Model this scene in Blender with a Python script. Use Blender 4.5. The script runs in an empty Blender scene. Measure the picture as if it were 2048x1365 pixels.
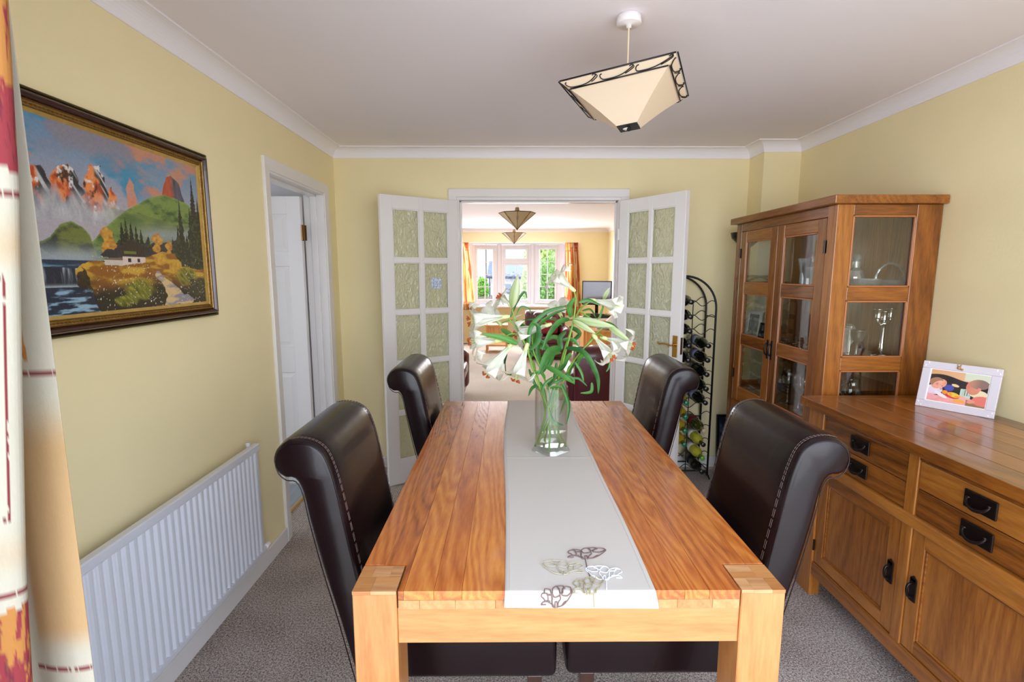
import bpy, bmesh, math, random
import numpy as np
from mathutils import Vector, Matrix, Euler
random.seed(11)
PI = math.pi
SC = bpy.context.scene
COL = SC.collection

def S(r, g, b):
    f = lambda c: (c/255/12.92) if c/255 <= .04045 else ((c/255+.055)/1.055)**2.4
    return (f(r), f(g), f(b))

# ------------------------------------------------------------------ camera, sky, lights, exposure
cam = bpy.data.cameras.new('camera'); cam.sensor_width = 36; cam.lens = 1001.99/2048*36
cam.clip_start = .02; cam.clip_end = 400
camo = bpy.data.objects.new('camera', cam); COL.objects.link(camo)
camo.location = (0, 0, 1.4833); camo.rotation_euler = (PI/2-.137, 0, -.0069)
SC.camera = camo

world = bpy.data.worlds.new('sky'); SC.world = world; world.use_nodes = True
wn = world.node_tree; wn.nodes.clear()
wo = wn.nodes.new('ShaderNodeOutputWorld'); wb = wn.nodes.new('ShaderNodeBackground')
wt = wn.nodes.new('ShaderNodeTexCoord'); wsx = wn.nodes.new('ShaderNodeSeparateXYZ'); wr = wn.nodes.new('ShaderNodeValToRGB')
wn.links.new(wt.outputs['Generated'], wsx.inputs[0]); wn.links.new(wsx.outputs['Z'], wr.inputs[0])
wr.color_ramp.elements[0].position = 0.0; wr.color_ramp.elements[0].color = (.80, .86, .95, 1)
wr.color_ramp.elements[1].position = .6; wr.color_ramp.elements[1].color = (.62, .76, 1.0, 1)
wn.links.new(wr.outputs[0], wb.inputs['Color']); wb.inputs['Strength'].default_value = 3.6
wn.links.new(wb.outputs[0], wo.inputs[0])

def area(name, loc, rot, sx, sy, power, color):
    l = bpy.data.lights.new(name, 'AREA'); l.shape = 'RECTANGLE'; l.size = sx; l.size_y = sy; l.energy = power; l.color = color
    o = bpy.data.objects.new(name, l); COL.objects.link(o); o.location = loc; o.rotation_euler = rot
    return o
# daylight entering at the garden doors behind the camera, and at the bay window of the lounge
area('garden_daylight', (.4, -2.6, 1.75), (PI/2, 0, 0), 6.4, 3.4, 205, (.90, .95, 1.0))
area('bay_daylight', (.16, 10.25, 1.45), (-PI/2, 0, 0), 2.2, 1.2, 92, (.96, .97, 1.0))

SC.view_settings.view_transform = 'Standard'; SC.view_settings.look = 'None'
SC.view_settings.gamma = 1; SC.view_settings.use_curve_mapping = False
SC.view_settings.exposure = 0.16
SC.cycles.max_bounces = 10; SC.cycles.transparent_max_bounces = 24; SC.cycles.transmission_bounces = 10
SC.cycles.diffuse_bounces = 8; SC.cycles.glossy_bounces = 5
SC.cycles.sample_clamp_indirect = 6
SC.cycles.caustics_reflective = False; SC.cycles.caustics_refractive = False

# ------------------------------------------------------------------ materials
MATS = {}
def newmat(name):
    m = bpy.data.materials.new(name); m.use_nodes = True
    nt = m.node_tree; b = nt.nodes['Principled BSDF']
    return m, nt, b
def N(nt, typ, **kw):
    n = nt.nodes.new('ShaderNode'+typ)
    for k, v in kw.items():
        if k in n.inputs.keys(): n.inputs[k].default_value = v
        else: setattr(n, k, v)
    return n
def plain(name, col, rough=.5, metal=0, coat=0, spec=.5, bump=0, bscale=60, vary=0, sheen=0, vscale=5):
    if name in MATS: return MATS[name]
    m, nt, b = newmat(name); L = nt.links
    b.inputs['Base Color'].default_value = (*col, 1); b.inputs['Roughness'].default_value = rough
    b.inputs['Metallic'].default_value = metal; b.inputs['Coat Weight'].default_value = coat
    b.inputs['Specular IOR Level'].default_value = spec; b.inputs['Sheen Weight'].default_value = sheen
    if bump or vary:
        tc = N(nt, 'TexCoord')
    if vary:
        n = N(nt, 'TexNoise', Scale=vscale, Detail=4.0); L.new(tc.outputs['Object'], n.inputs['Vector'])
        r = N(nt, 'MapRange'); L.new(n.outputs['Fac'], r.inputs['Value'])
        r.inputs['From Min'].default_value = .3; r.inputs['From Max'].default_value = .7
        r.inputs['To Min'].default_value = 1-vary; r.inputs['To Max'].default_value = 1+vary
        mx = N(nt, 'VectorMath', operation='SCALE'); mx.inputs[0].default_value = col
        L.new(r.outputs[0], mx.inputs['Scale']); L.new(mx.outputs[0], b.inputs['Base Color'])
    if bump:
        n = N(nt, 'TexNoise', Scale=bscale, Detail=3.0); L.new(tc.outputs['Object'], n.inputs['Vector'])
        bp = N(nt, 'Bump', Strength=bump, Distance=.004); L.new(n.outputs['Fac'], bp.inputs['Height']); L.new(bp.outputs[0], b.inputs['Normal'])
    MATS[name] = m
    return m
def wood(name, dark, mid, light, axis='y', rough=.35, coat=.25, grain=1.0, fig=1.0, bands=7.0, blot=.5):
    """oak: long stretched figure, dark pore streaks, cathedral bands; each object gets its own cut of the log"""
    if name in MATS: return MATS[name]
    m, nt, b = newmat(name); L = nt.links
    tc = N(nt, 'TexCoord'); oi = N(nt, 'ObjectInfo')
    off = N(nt, 'VectorMath', operation='SCALE'); off.inputs[0].default_value = (13.7, 29.1, 7.3)
    L.new(oi.outputs['Random'], off.inputs['Scale'])
    ad = N(nt, 'VectorMath', operation='ADD'); L.new(tc.outputs['Object'], ad.inputs[0]); L.new(off.outputs[0], ad.inputs[1])
    st = {'x': (.11, 1, 1), 'y': (1, .11, 1), 'z': (1, 1, .11)}[axis]
    mp = N(nt, 'VectorMath', operation='MULTIPLY'); mp.inputs[1].default_value = st; L.new(ad.outputs[0], mp.inputs[0])
    n1 = N(nt, 'TexNoise', Scale=5.0, Detail=2.0, Distortion=.3); L.new(mp.outputs[0], n1.inputs['Vector'])
    # cathedral rings
    ds = N(nt, 'VectorMath', operation='SCALE'); L.new(n1.outputs['Color'], ds.inputs[0]); ds.inputs['Scale'].default_value = .16*fig
    a2 = N(nt, 'VectorMath', operation='ADD'); L.new(mp.outputs[0], a2.inputs[0]); L.new(ds.outputs[0], a2.inputs[1])
    w = N(nt, 'TexWave', Scale=bands, Distortion=3.0, Detail=3.0); w.inputs['Detail Scale'].default_value = 1.5
    w.wave_type = 'BANDS'; w.bands_direction = 'DIAGONAL'; w.wave_profile = 'TRI'
    L.new(a2.outputs[0], w.inputs['Vector'])
    n2 = N(nt, 'TexNoise', Scale=150.0, Detail=2.0); L.new(mp.outputs[0], n2.inputs['Vector'])
    n3 = N(nt, 'TexNoise', Scale=3.0, Detail=2.0); L.new(mp.outputs[0], n3.inputs['Vector'])
    mA = N(nt, 'Math', operation='MULTIPLY'); mA.inputs[1].default_value = .22*grain; L.new(w.outputs['Fac'], mA.inputs[0])
    mB = N(nt, 'Math', operation='MULTIPLY_ADD'); mB.inputs[1].default_value = blot; L.new(n3.outputs['Fac'], mB.inputs[0]); L.new(mA.outputs[0], mB.inputs[2])
    mC = N(nt, 'Math', operation='MULTIPLY_ADD'); mC.inputs[1].default_value = .42; L.new(n2.outputs['Fac'], mC.inputs[0]); L.new(mB.outputs[0], mC.inputs[2])
    mD = N(nt, 'Math', operation='MULTIPLY_ADD'); mD.inputs[1].default_value = .22; mD.inputs[2].default_value = -.09-(blot-.5)*.5; L.new(oi.outputs['Random'], mD.inputs[0])
    mE = N(nt, 'Math', operation='ADD'); L.new(mC.outputs[0], mE.inputs[0]); L.new(mD.outputs[0], mE.inputs[1])
    cr = N(nt, 'ValToRGB'); L.new(mE.outputs[0], cr.inputs[0])
    e = cr.color_ramp.elements; e[0].position = .20; e[0].color = (*dark, 1); e[1].position = .92; e[1].color = (*light, 1)
    k = e.new(.52); k.color = (*mid, 1)
    L.new(cr.outputs[0], b.inputs['Base Color'])
    b.inputs['Roughness'].default_value = rough; b.inputs['Coat Weight'].default_value = coat; b.inputs['Coat Roughness'].default_value = .09
    MATS[name] = m
    return m
def thin_glass(name, tint=(1, 1, 1), gloss=.10, rough=.02, edge=.35):
    if name in MATS: return MATS[name]
    m = bpy.data.materials.new(name); m.use_nodes = True; nt = m.node_tree; nt.nodes.clear(); L = nt.links
    o = N(nt, 'OutputMaterial'); t = N(nt, 'BsdfTransparent'); t.inputs[0].default_value = (*tint, 1)
    g = N(nt, 'BsdfGlossy'); g.inputs['Roughness'].default_value = rough
    lw = N(nt, 'LayerWeight', Blend=.35); mr = N(nt, 'MapRange'); L.new(lw.outputs['Facing'], mr.inputs[0])
    mr.inputs['To Min'].default_value = gloss; mr.inputs['To Max'].default_value = edge
    mx = N(nt, 'MixShader'); L.new(mr.outputs[0], mx.inputs[0]); L.new(t.outputs[0], mx.inputs[1]); L.new(g.outputs[0], mx.inputs[2])
    L.new(mx.outputs[0], o.inputs[0]); MATS[name] = m
    return m
def attr_mat(name, rough=.6, coat=0, spec=.4, bump=0, bscale=300, trans=0):
    if name in MATS: return MATS[name]
    m, nt, b = newmat(name); L = nt.links
    a = N(nt, 'Attribute'); a.attribute_name = 'paint'
    L.new(a.outputs['Color'], b.inputs['Base Color']); b.inputs['Roughness'].default_value = rough
    b.inputs['Coat Weight'].default_value = coat; b.inputs['Specular IOR Level'].default_value = spec
    if bump:
        tc = N(nt, 'TexCoord'); n = N(nt, 'TexNoise', Scale=bscale, Detail=2.0); L.new(tc.outputs['Object'], n.inputs['Vector'])
        bp = N(nt, 'Bump', Strength=bump, Distance=.003); L.new(n.outputs['Fac'], bp.inputs['Height']); L.new(bp.outputs[0], b.inputs['Normal'])
    if trans:
        tb = N(nt, 'BsdfTranslucent'); L.new(a.outputs['Color'], tb.inputs[0]); mx = N(nt, 'MixShader'); mx.inputs[0].default_value = trans
        L.new(b.outputs[0], mx.inputs[1]); L.new(tb.outputs[0], mx.inputs[2]); L.new(mx.outputs[0], nt.nodes['Material Output'].inputs[0])
    MATS[name] = m
    return m

# ------------------------------------------------------------------ mesh helpers
class MB:
    def __init__(s): s.v = []; s.f = []
    def add(s, vs, fs):
        o = len(s.v); s.v += [tuple(v) for v in vs]; s.f += [tuple(i+o for i in f) for f in fs]; return s
    def box(s, x0, x1, y0, y1, z0, z1):
        if x0 > x1: x0, x1 = x1, x0
        if y0 > y1: y0, y1 = y1, y0
        if z0 > z1: z0, z1 = z1, z0
        return s.add([(x0,y0,z0),(x1,y0,z0),(x1,y1,z0),(x0,y1,z0),(x0,y0,z1),(x1,y0,z1),(x1,y1,z1),(x0,y1,z1)],
                     [(0,3,2,1),(4,5,6,7),(0,1,5,4),(1,2,6,5),(2,3,7,6),(3,0,4,7)])
    def tube(s, pts, r, n=8, cap=True, closed=False):
        pts = [Vector(p) for p in pts]; m = len(pts); rs = r if isinstance(r, (list, tuple)) else [r]*m
        T = []
        for i in range(m):
            a = pts[(i-1) % m] if (closed or i > 0) else pts[i]; b = pts[(i+1) % m] if (closed or i < m-1) else pts[i]
            t = (b-a); T.append(t.normalized() if t.length > 1e-9 else Vector((0,0,1)))
        up = Vector((0,0,1)) if abs(T[0].z) < .9 else Vector((1,0,0))
        u = T[0].cross(up).normalized(); vs = []
        for i in range(m):
            u = (u - T[i]*u.dot(T[i])); u = u.normalized() if u.length > 1e-6 else T[i].orthogonal().normalized()
            w = T[i].cross(u)
            for k in range(n):
                a = 2*PI*k/n; vs.append(pts[i]+(u*math.cos(a)+w*math.sin(a))*rs[i])
        fs = []
        for i in range(m if closed else m-1):
            j = (i+1) % m
            for k in range(n): fs.append((i*n+k, i*n+(k+1) % n, j*n+(k+1) % n, j*n+k))
        if cap and not closed: fs += [tuple(range(n-1, -1, -1)), tuple(range((m-1)*n, m*n))]
        return s.add(vs, fs)
    def lathe(s, prof, c=(0,0,0), n=24, squash=(1,1)):
        """prof: list of (radius, z)"""
        vs = []; fs = []; idx = []
        for r, z in prof:
            if r < 1e-6: idx.append([len(vs)]*n); vs.append((c[0], c[1], c[2]+z))
            else:
                idx.append(list(range(len(vs), len(vs)+n)))
                for k in range(n):
                    a = 2*PI*k/n; vs.append((c[0]+r*math.cos(a)*squash[0], c[1]+r*math.sin(a)*squash[1], c[2]+z))
        for i in range(len(prof)-1):
            A, B = idx[i], idx[i+1]
            for k in range(n):
                q = [A[k], A[(k+1) % n], B[(k+1) % n], B[k]]; q2 = []
                for x in q:
                    if x not in q2: q2.append(x)
                if len(q2) > 2: fs.append(tuple(q2))
        return s.add(vs, fs)
    def prism(s, poly, y0, y1, axis='y'):
        """polygon extruded; poly 2-D points: (x,z) for axis y, (y,z) for axis x, (x,y) for axis z"""
        n = len(poly)
        mk = {'y': lambda p, t: (p[0], t, p[1]), 'x': lambda p, t: (t, p[0], p[1]), 'z': lambda p, t: (p[0], p[1], t)}[axis]
        vs = [mk(p, y0) for p in poly]+[mk(p, y1) for p in poly]
        fs = [tuple(range(n)), tuple(range(2*n-1, n-1, -1))]+[(i, i+n, (i+1) % n+n, (i+1) % n) for i in range(n)]
        return s.add(vs, fs)
    def hexa(s, a, b):
        """two quads (4 points each)"""
        return s.add(list(a)+list(b), [(0,1,2,3),(7,6,5,4),(0,4,5,1),(1,5,6,2),(2,6,7,3),(3,7,4,0)])
    def xf(s, M):
        s.v = [tuple(M @ Vector(v)) for v in s.v]; return s
    def data(s, name, mat, smooth=False, recalc=True):
        me = bpy.data.meshes.new(name); me.from_pydata(s.v, [], s.f)
        if recalc:
            bm = bmesh.new(); bm.from_mesh(me); bmesh.ops.recalc_face_normals(bm, faces=bm.faces); bm.to_mesh(me); bm.free()
        if mat: me.materials.append(mat)
        if smooth:
            me.polygons.foreach_set('use_smooth', [True]*len(me.polygons))
        return me
    def build(s, name, mat, parent=None, smooth=False, bevel=0, seg=2, label=None, kind=None, subsurf=0, autos=False):
        o = bpy.data.objects.new(name, s.data(name, mat, smooth)); COL.objects.link(o)
        if bevel:
            b = o.modifiers.new('b', 'BEVEL'); b.width = bevel; b.segments = seg; b.limit_method = 'ANGLE'; b.angle_limit = .6
        if subsurf:
            b = o.modifiers.new('s', 'SUBSURF'); b.levels = b.render_levels = subsurf
        if autos:
            b = o.modifiers.new('w', 'WEIGHTED_NORMAL')
        adopt(o, parent)
        if label: o['label'] = label
        if kind: o['kind'] = kind
        return o
def adopt(o, parent):
    if parent is not None:
        o.parent = parent
        if parent.get('_w'): o.matrix_parent_inverse = Matrix.Translation(-Vector(parent.location))
def thing(name, label, cat, loc=(0,0,0), rz=0, group=None, world=False, rot=None):
    """an Empty at the thing's base; world=True: its parts are written in room coordinates"""
    o = bpy.data.objects.new(name, None); COL.objects.link(o); o.empty_display_size = .05
    o.location = loc; o.rotation_euler = rot or (0, 0, rz); o['label'] = label; o['category'] = cat
    if group: o['group'] = group
    if world: o['_w'] = 1
    return o
def tag(o, label, cat, group=None, kind=None):
    o['label'] = label; o['category'] = cat
    if group: o['group'] = group
    if kind: o['kind'] = kind
    return o
def struct(o): o['kind'] = 'structure'; return o
def place(name, me, parent, M=None, label=None):
    o = bpy.data.objects.new(name, me); COL.objects.link(o); adopt(o, parent)
    if M is not None: o.matrix_basis = M
    if label: o['label'] = label
    return o
def dup(root, loc, rz, label, group=None):
    r = root.copy(); COL.objects.link(r); r.location = loc; r.rotation_euler = (0, 0, rz); r['label'] = label
    if group: r['group'] = group
    for ch in list(root.children):
        c = ch.copy(); COL.objects.link(c); c.parent = r
        for g in list(ch.children):
            d = g.copy(); COL.objects.link(d); d.parent = c
    return r
def spline(pts, n=8, closed=False):
    pts = [Vector(p) for p in pts]; out = []; m = len(pts)
    rng = range(m) if closed else range(m-1)
    for i in rng:
        if closed: p0, p1, p2, p3 = pts[i-1], pts[i], pts[(i+1) % m], pts[(i+2) % m]
        else: p0 = pts[max(i-1, 0)]; p1 = pts[i]; p2 = pts[i+1]; p3 = pts[min(i+2, m-1)]
        for k in range(n):
            t = k/n
            out.append(.5*((2*p1)+(-p0+p2)*t+(2*p0-5*p1+4*p2-p3)*t*t+(-p0+3*p1-3*p2+p3)*t**3))
    if not closed: out.append(pts[-1])
    return out
# value noise for flat prints, paint and cloth
_rs = np.random.RandomState(3); _LAT = _rs.rand(256, 256)
def vn(x, y):
    xi = np.floor(x).astype(int); yi = np.floor(y).astype(int); fx = x-xi; fy = y-yi
    fx = fx*fx*(3-2*fx); fy = fy*fy*(3-2*fy)
    g = lambda a, b: _LAT[a % 256, b % 256]
    return (g(xi, yi)*(1-fx)+g(xi+1, yi)*fx)*(1-fy)+(g(xi, yi+1)*(1-fx)+g(xi+1, yi+1)*fx)*fy
def fbm(x, y, o=4):
    r = 0; a = .5; t = 0
    for i in range(o): r = r+a*vn(x*2**i+17*i, y*2**i+31*i); t += a; a *= .55
    return r/t
def sm(a, b, x): t = np.clip((x-a)/(b-a+1e-12), 0, 1); return t*t*(3-2*t)
def painted(name, nu, nv, colf, posf, mat, parent=None, label=None, smooth=True):
    """grid with a flat print: colf(u,v)->(...,3) linear rgb, posf(u,v)->(...,3)"""
    u, v = np.meshgrid(np.linspace(0, 1, nu), np.linspace(0, 1, nv))
    P = posf(u, v).reshape(-1, 3); C = np.clip(colf(u, v), 0, 1).reshape(-1, 3)
    i = np.arange(nu*nv).reshape(nv, nu)
    F = np.stack([i[:-1, :-1], i[:-1, 1:], i[1:, 1:], i[1:, :-1]], -1).reshape(-1, 4)
    me = bpy.data.meshes.new(name); me.vertices.add(len(P)); me.vertices.foreach_set('co', P.ravel())
    me.loops.add(F.size); me.loops.foreach_set('vertex_index', F.ravel())
    me.polygons.add(len(F)); me.polygons.foreach_set('loop_start', np.arange(0, F.size, 4)); me.polygons.foreach_set('loop_total', np.full(len(F), 4))
    me.polygons.foreach_set('use_smooth', np.full(len(F), smooth))
    me.update(); me.validate()
    a = me.color_attributes.new('paint', 'FLOAT_COLOR', 'POINT')
    a.data.foreach_set('color', np.hstack([C, np.ones((len(C), 1))]).ravel())
    me.materials.append(mat)
    o = bpy.data.objects.new(name, me); COL.objects.link(o); adopt(o, parent)
    if label: o['label'] = label
    return o
def mixc(a, b, t):
    a = np.array(a, float); b = np.array(b, float); t = np.asarray(t)[..., None]
    return a*(1-t)+b*t

# palette
WHITE = plain('white_gloss_paint', S(226, 222, 220), .28, bump=.03, bscale=40)
WALLM = plain('yellow_wall_paint', S(238, 224, 178), .75, bump=.10, bscale=90, vary=.015)
CEILM = plain('white_ceiling_paint', S(236, 230, 235), .85, bump=.5, bscale=9)
COVEM = plain('coving_paint', S(240, 236, 240), .6)
RADM = plain('radiator_enamel', S(212, 214, 222), .3, coat=.2)
UPVC = plain('window_upvc', S(240, 242, 246), .3)
LEATHER = plain('brown_leather', S(22, 10, 13), .27, spec=.30, coat=.07, bump=.3, bscale=14, vary=.12, vscale=9)
LEATHERS = plain('leather_thread', S(92, 72, 66), .6)
RED_LEATHER = plain('burgundy_leather', S(84, 22, 38), .33, coat=.3, bump=.3, bscale=8, vary=.15)
BLACK = plain('black_iron', S(20, 19, 20), .42, metal=.3)
BRONZE = plain('dark_bronze', S(40, 30, 27), .34, metal=.7)
BRASS = plain('brass', S(196, 150, 72), .25, metal=.9)
CHROME = plain('silver_metal', S(215, 212, 208), .16, metal=1)
PEWTER = plain('pewter_metal', S(150, 145, 138), .3, metal=.9)
OAK_Y = wood('table_oak_along', S(92, 38, 8), S(174, 88, 26), S(212, 134, 56), 'y', .20, .55, 1.25, 2.0, 20.0)
OAK_X = wood('table_oak_across', S(140, 84, 40), S(180, 120, 66), S(200, 146, 90), 'x', .34, .25, .6, .8, 8.0)
OAK_Z = wood('table_oak_upright', S(140, 82, 38), S(178, 116, 62), S(198, 142, 86), 'z', .34, .25, .6, .8, 8.0)
OAK_END = wood('table_oak_endgrain', S(120, 76, 44), S(176, 122, 76), S(208, 158, 108), 'x', .4, .2, 1.0, 1.0, 20.0)
RUS_Y = wood('rustic_oak_along', S(58, 28, 8), S(134, 76, 24), S(176, 112, 46), 'y', .28, .5, .8, 1.6, 13.0, .95)
RUS_X = wood('rustic_oak_across', S(58, 28, 8), S(134, 76, 24), S(176, 112, 46), 'x', .28, .5, .8, 1.6, 13.0, .95)
RUS_Z = wood('rustic_oak_upright', S(58, 28, 8), S(134, 76, 24), S(176, 112, 46), 'z', .28, .5, .8, 1.6, 13.0, .95)
PINE_Z = wood('honey_wood', S(170, 104, 44), S(214, 150, 80), S(232, 180, 112), 'z', .35, .3)
GLASS = thin_glass('clear_thin_glass', (1, 1, 1), .05, .01, .45)
CABGLASS = thin_glass('cabinet_pane_glass', (.97, .98, .96), .07, .005, .30)
WINGLASS = thin_glass('window_pane_glass', (.98, .99, .99), .03, .005, .2)
CUTG = thin_glass('cut_crystal', (.90, .93, .96), .26, .08, .85)
_nt = CUTG.node_tree; _g = N(_nt, 'BsdfTranslucent'); _g.inputs[0].default_value = (.85, .9, .98, 1); _d = N(_nt, 'BsdfDiffuse'); _d.inputs[0].default_value = (.8, .85, .93, 1)
_a = N(_nt, 'MixShader'); _a.inputs[0].default_value = .5; _b = N(_nt, 'MixShader'); _b.inputs[0].default_value = .22
_nt.links.new(_g.outputs[0], _a.inputs[1]); _nt.links.new(_d.outputs[0], _a.inputs[2])
_o = next(n for n in _nt.nodes if n.type == 'OUTPUT_MATERIAL'); _s = _o.inputs[0].links[0].from_socket
_nt.links.new(_s, _b.inputs[1]); _nt.links.new(_a.outputs[0], _b.inputs[2]); _nt.links.new(_b.outputs[0], _o.inputs[0])
TILE_GREY = plain('slate_roof', S(120, 124, 140), .8, vary=.2, vscale=3)
# ================================================================== SETTING
L_, R_, D_, D2, CX = -1.236, 1.963, 3.683, 3.481, 1.713
ZC, F0 = 2.345, .50          # ceiling height; inner face of the garden wall
E_ = .066
# floors
def carpet_mat(name, c1, c2, c3, scale, rib=False):
    m, nt, b = newmat(name); L = nt.links; tc = N(nt, 'TexCoord')
    n = N(nt, 'TexNoise', Scale=scale, Detail=3.0, Roughness=.8); L.new(tc.outputs['Object'], n.inputs['Vector'])
    n2 = N(nt, 'TexNoise', Scale=scale*3.1, Detail=2.0); L.new(tc.outputs['Object'], n2.inputs['Vector'])
    n4 = N(nt, 'TexNoise', Scale=3.0, Detail=2.0); L.new(tc.outputs['Object'], n4.inputs['Vector'])
    ad = N(nt, 'Math', operation='ADD'); L.new(n.outputs['Fac'], ad.inputs[0]); L.new(n2.outputs['Fac'], ad.inputs[1])
    a2 = N(nt, 'Math', operation='MULTIPLY_ADD'); a2.inputs[1].default_value = .18; L.new(n4.outputs['Fac'], a2.inputs[0]); L.new(ad.outputs[0], a2.inputs[2])
    cr = N(nt, 'ValToRGB'); L.new(a2.outputs[0], cr.inputs[0]); sc = N(nt, 'Math', operation='MULTIPLY_ADD'); sc.inputs[1].default_value = 1.0; sc.inputs[2].default_value = -.58
    L.new(a2.outputs[0], sc.inputs[0]); L.new(sc.outputs[0], cr.inputs[0])
    e = cr.color_ramp.elements; e[0].position = .41; e[0].color = (*c1, 1); e[1].position = .60; e[1].color = (*c3, 1); e.new(.5).color = (*c2, 1)
    L.new(cr.outputs[0], b.inputs['Base Color']); b.inputs['Roughness'].default_value = .95; b.inputs['Specular IOR Level'].default_value = .1
    b.inputs['Sheen Weight'].default_value = .25
    bp = N(nt, 'Bump', Strength=.9, Distance=.006); L.new(ad.outputs[0], bp.inputs['Height'])
    if rib:
        w = N(nt, 'TexWave', Scale=26.0, Distortion=2.0); w.bands_direction = 'X'; L.new(tc.outputs['Object'], w.inputs['Vector'])
        aa = N(nt, 'Math', operation='ADD'); L.new(w.outputs['Fac'], aa.inputs[0]); L.new(ad.outputs[0], aa.inputs[1]); L.new(aa.outputs[0], bp.inputs['Height'])
    L.new(bp.outputs[0], b.inputs['Normal'])
    return m
CARPET = carpet_mat('brown_speckled_carpet', S(86, 66, 54), S(172, 151, 137), S(232, 220, 212), 135)
CARPET2 = carpet_mat('pale_ribbed_carpet', S(150, 136, 124), S(188, 174, 162), S(214, 202, 192), 120, True)
CREAM = carpet_mat('cream_lounge_carpet', S(196, 186, 172), S(220, 211, 198), S(236, 229, 218), 90)
struct(MB().box(-1.6, 2.3, .38, 3.62, -.12, 0).build('floor', CARPET))
fl = struct(MB().prism([(-1.236, 2.655), (-1.06, 2.625), (-.40, 2.64), (-.40, 3.683), (-1.236, 3.683)], 0, .004, 'z').build('floor_pale_carpet', CARPET2))
struct(MB().box(-1.345, -1.236, 2.682, 3.44, 0, .004).build('floor_doorway_carpet', CARPET2))
struct(MB().box(-3.2, 2.9, 3.62, 10.42, -.12, .0).build('floor_lounge', CREAM))
# ceiling
struct(MB().box(-1.6, 2.3, .38, 3.80, ZC, ZC+.1).build('ceiling', CEILM))
struct(MB().box(-3.2, 2.9, 3.80, 10.42, ZC, ZC+.1).build('ceiling_lounge', CEILM))
# left wall with the doorway (clear opening y 2.68-3.44, z 0-1.995)
w = MB(); w.box(L_-.12, L_, .38, 2.675, 0, ZC).box(L_-.12, L_, 3.446, D_+.12, 0, ZC).box(L_-.12, L_, 2.675, 3.446, 1.998, ZC)
struct(w.build('wall_left', WALLM))
# back wall with the opening to the lounge (clear x -.35 - .786, z 0-1.985)
OX0, OX1, OZ = -.352, .788, 1.992
w = MB(); w.box(L_, OX0-.02, D_, D_+.12, 0, ZC).box(OX1+.02, R_+.1, D_, D_+.12, 0, ZC).box(OX0-.02, OX1+.02, D_, D_+.12, OZ+.02, ZC)
struct(w.build('wall_back', WALLM))
struct(MB().box(R_, R_+.12, .38, D_+.12, 0, ZC).build('wall_right', WALLM))
struct(MB().box(CX, R_, D2, D_, 0, ZC).build('wall_corner_pier', WALLM))
# garden wall (the camera stands in its open doors)
w = MB(); w.box(L_-.12, -.72, .38, F0, 0, ZC).box(1.88, R_+.12, .38, F0, 0, ZC).box(-.72, 1.88, .38, F0, 2.24, ZC)
struct(w.build('wall_front', WALLM))
dm = MB(); dm.box(-.72, -.68, .36, .52, 0, 2.24).box(1.84, 1.88, .36, .52, 0, 2.24).box(-.68, 1.84, .36, .52, 2.20, 2.24)
struct(dm.build('door_4', UPVC, bevel=.003))

# coving: one cove profile swept round the room
def cove(path, name, zc=ZC, e=E_):
    """path: plan points with the room on the left-hand side walking along it"""
    prof = [(-.012, -e-.001), (.005, -e-.001)]
    for k in range(9):
        a = k/8*PI/2; prof.append((e-(e-.006)*math.cos(a), -e+(e-.006)*math.sin(a)))
    prof += [(e, -.006), (e+.01, -.006), (e+.01, .004), (-.012, .004)]
    P = [Vector(p) for p in path]; vs = []; n = len(prof)
    for i, p in enumerate(P):
        d0 = (P[i]-P[i-1]).normalized() if i > 0 else (P[1]-P[0]).normalized()
        d1 = (P[i+1]-P[i]).normalized() if i < len(P)-1 else d0
        n0 = Vector((-d0.y, d0.x)); n1 = Vector((-d1.y, d1.x)); nn = n0+n1; mit = nn/(nn.dot(n0))
        for o, z in prof: vs.append((p.x+mit.x*o, p.y+mit.y*o, zc+z))
    fs = []
    for i in range(len(P)-1):
        for k in range(n): fs.append((i*n+k, i*n+(k+1) % n, (i+1)*n+(k+1) % n, (i+1)*n+k))
    m = MB().add(vs, fs)
    return struct(m.build(name, COVEM))
cove([(L_, .5), (R_, .5), (R_, D2), (CX, D2), (CX, D_), (L_, D_), (L_, .5)], 'trim_1')
# baseboards
def base(name, *boxes):
    m = MB()
    for b in boxes: m.box(*b)
    return struct(m.build(name, WHITE, bevel=.004))
base('baseboard_left', (L_, L_+.016, .5, 2.605, 0, .085))
base('baseboard_left_end', (L_, L_+.016, 3.516, D_, 0, .085))
base('baseboard_back', (L_+.016, OX0-.075, D_-.016, D_, 0, .085), (OX1+.078, CX, D_-.016, D_, 0, .085))
base('baseboard_right', (R_-.016, R_, .5, D2, 0, .085))

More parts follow.
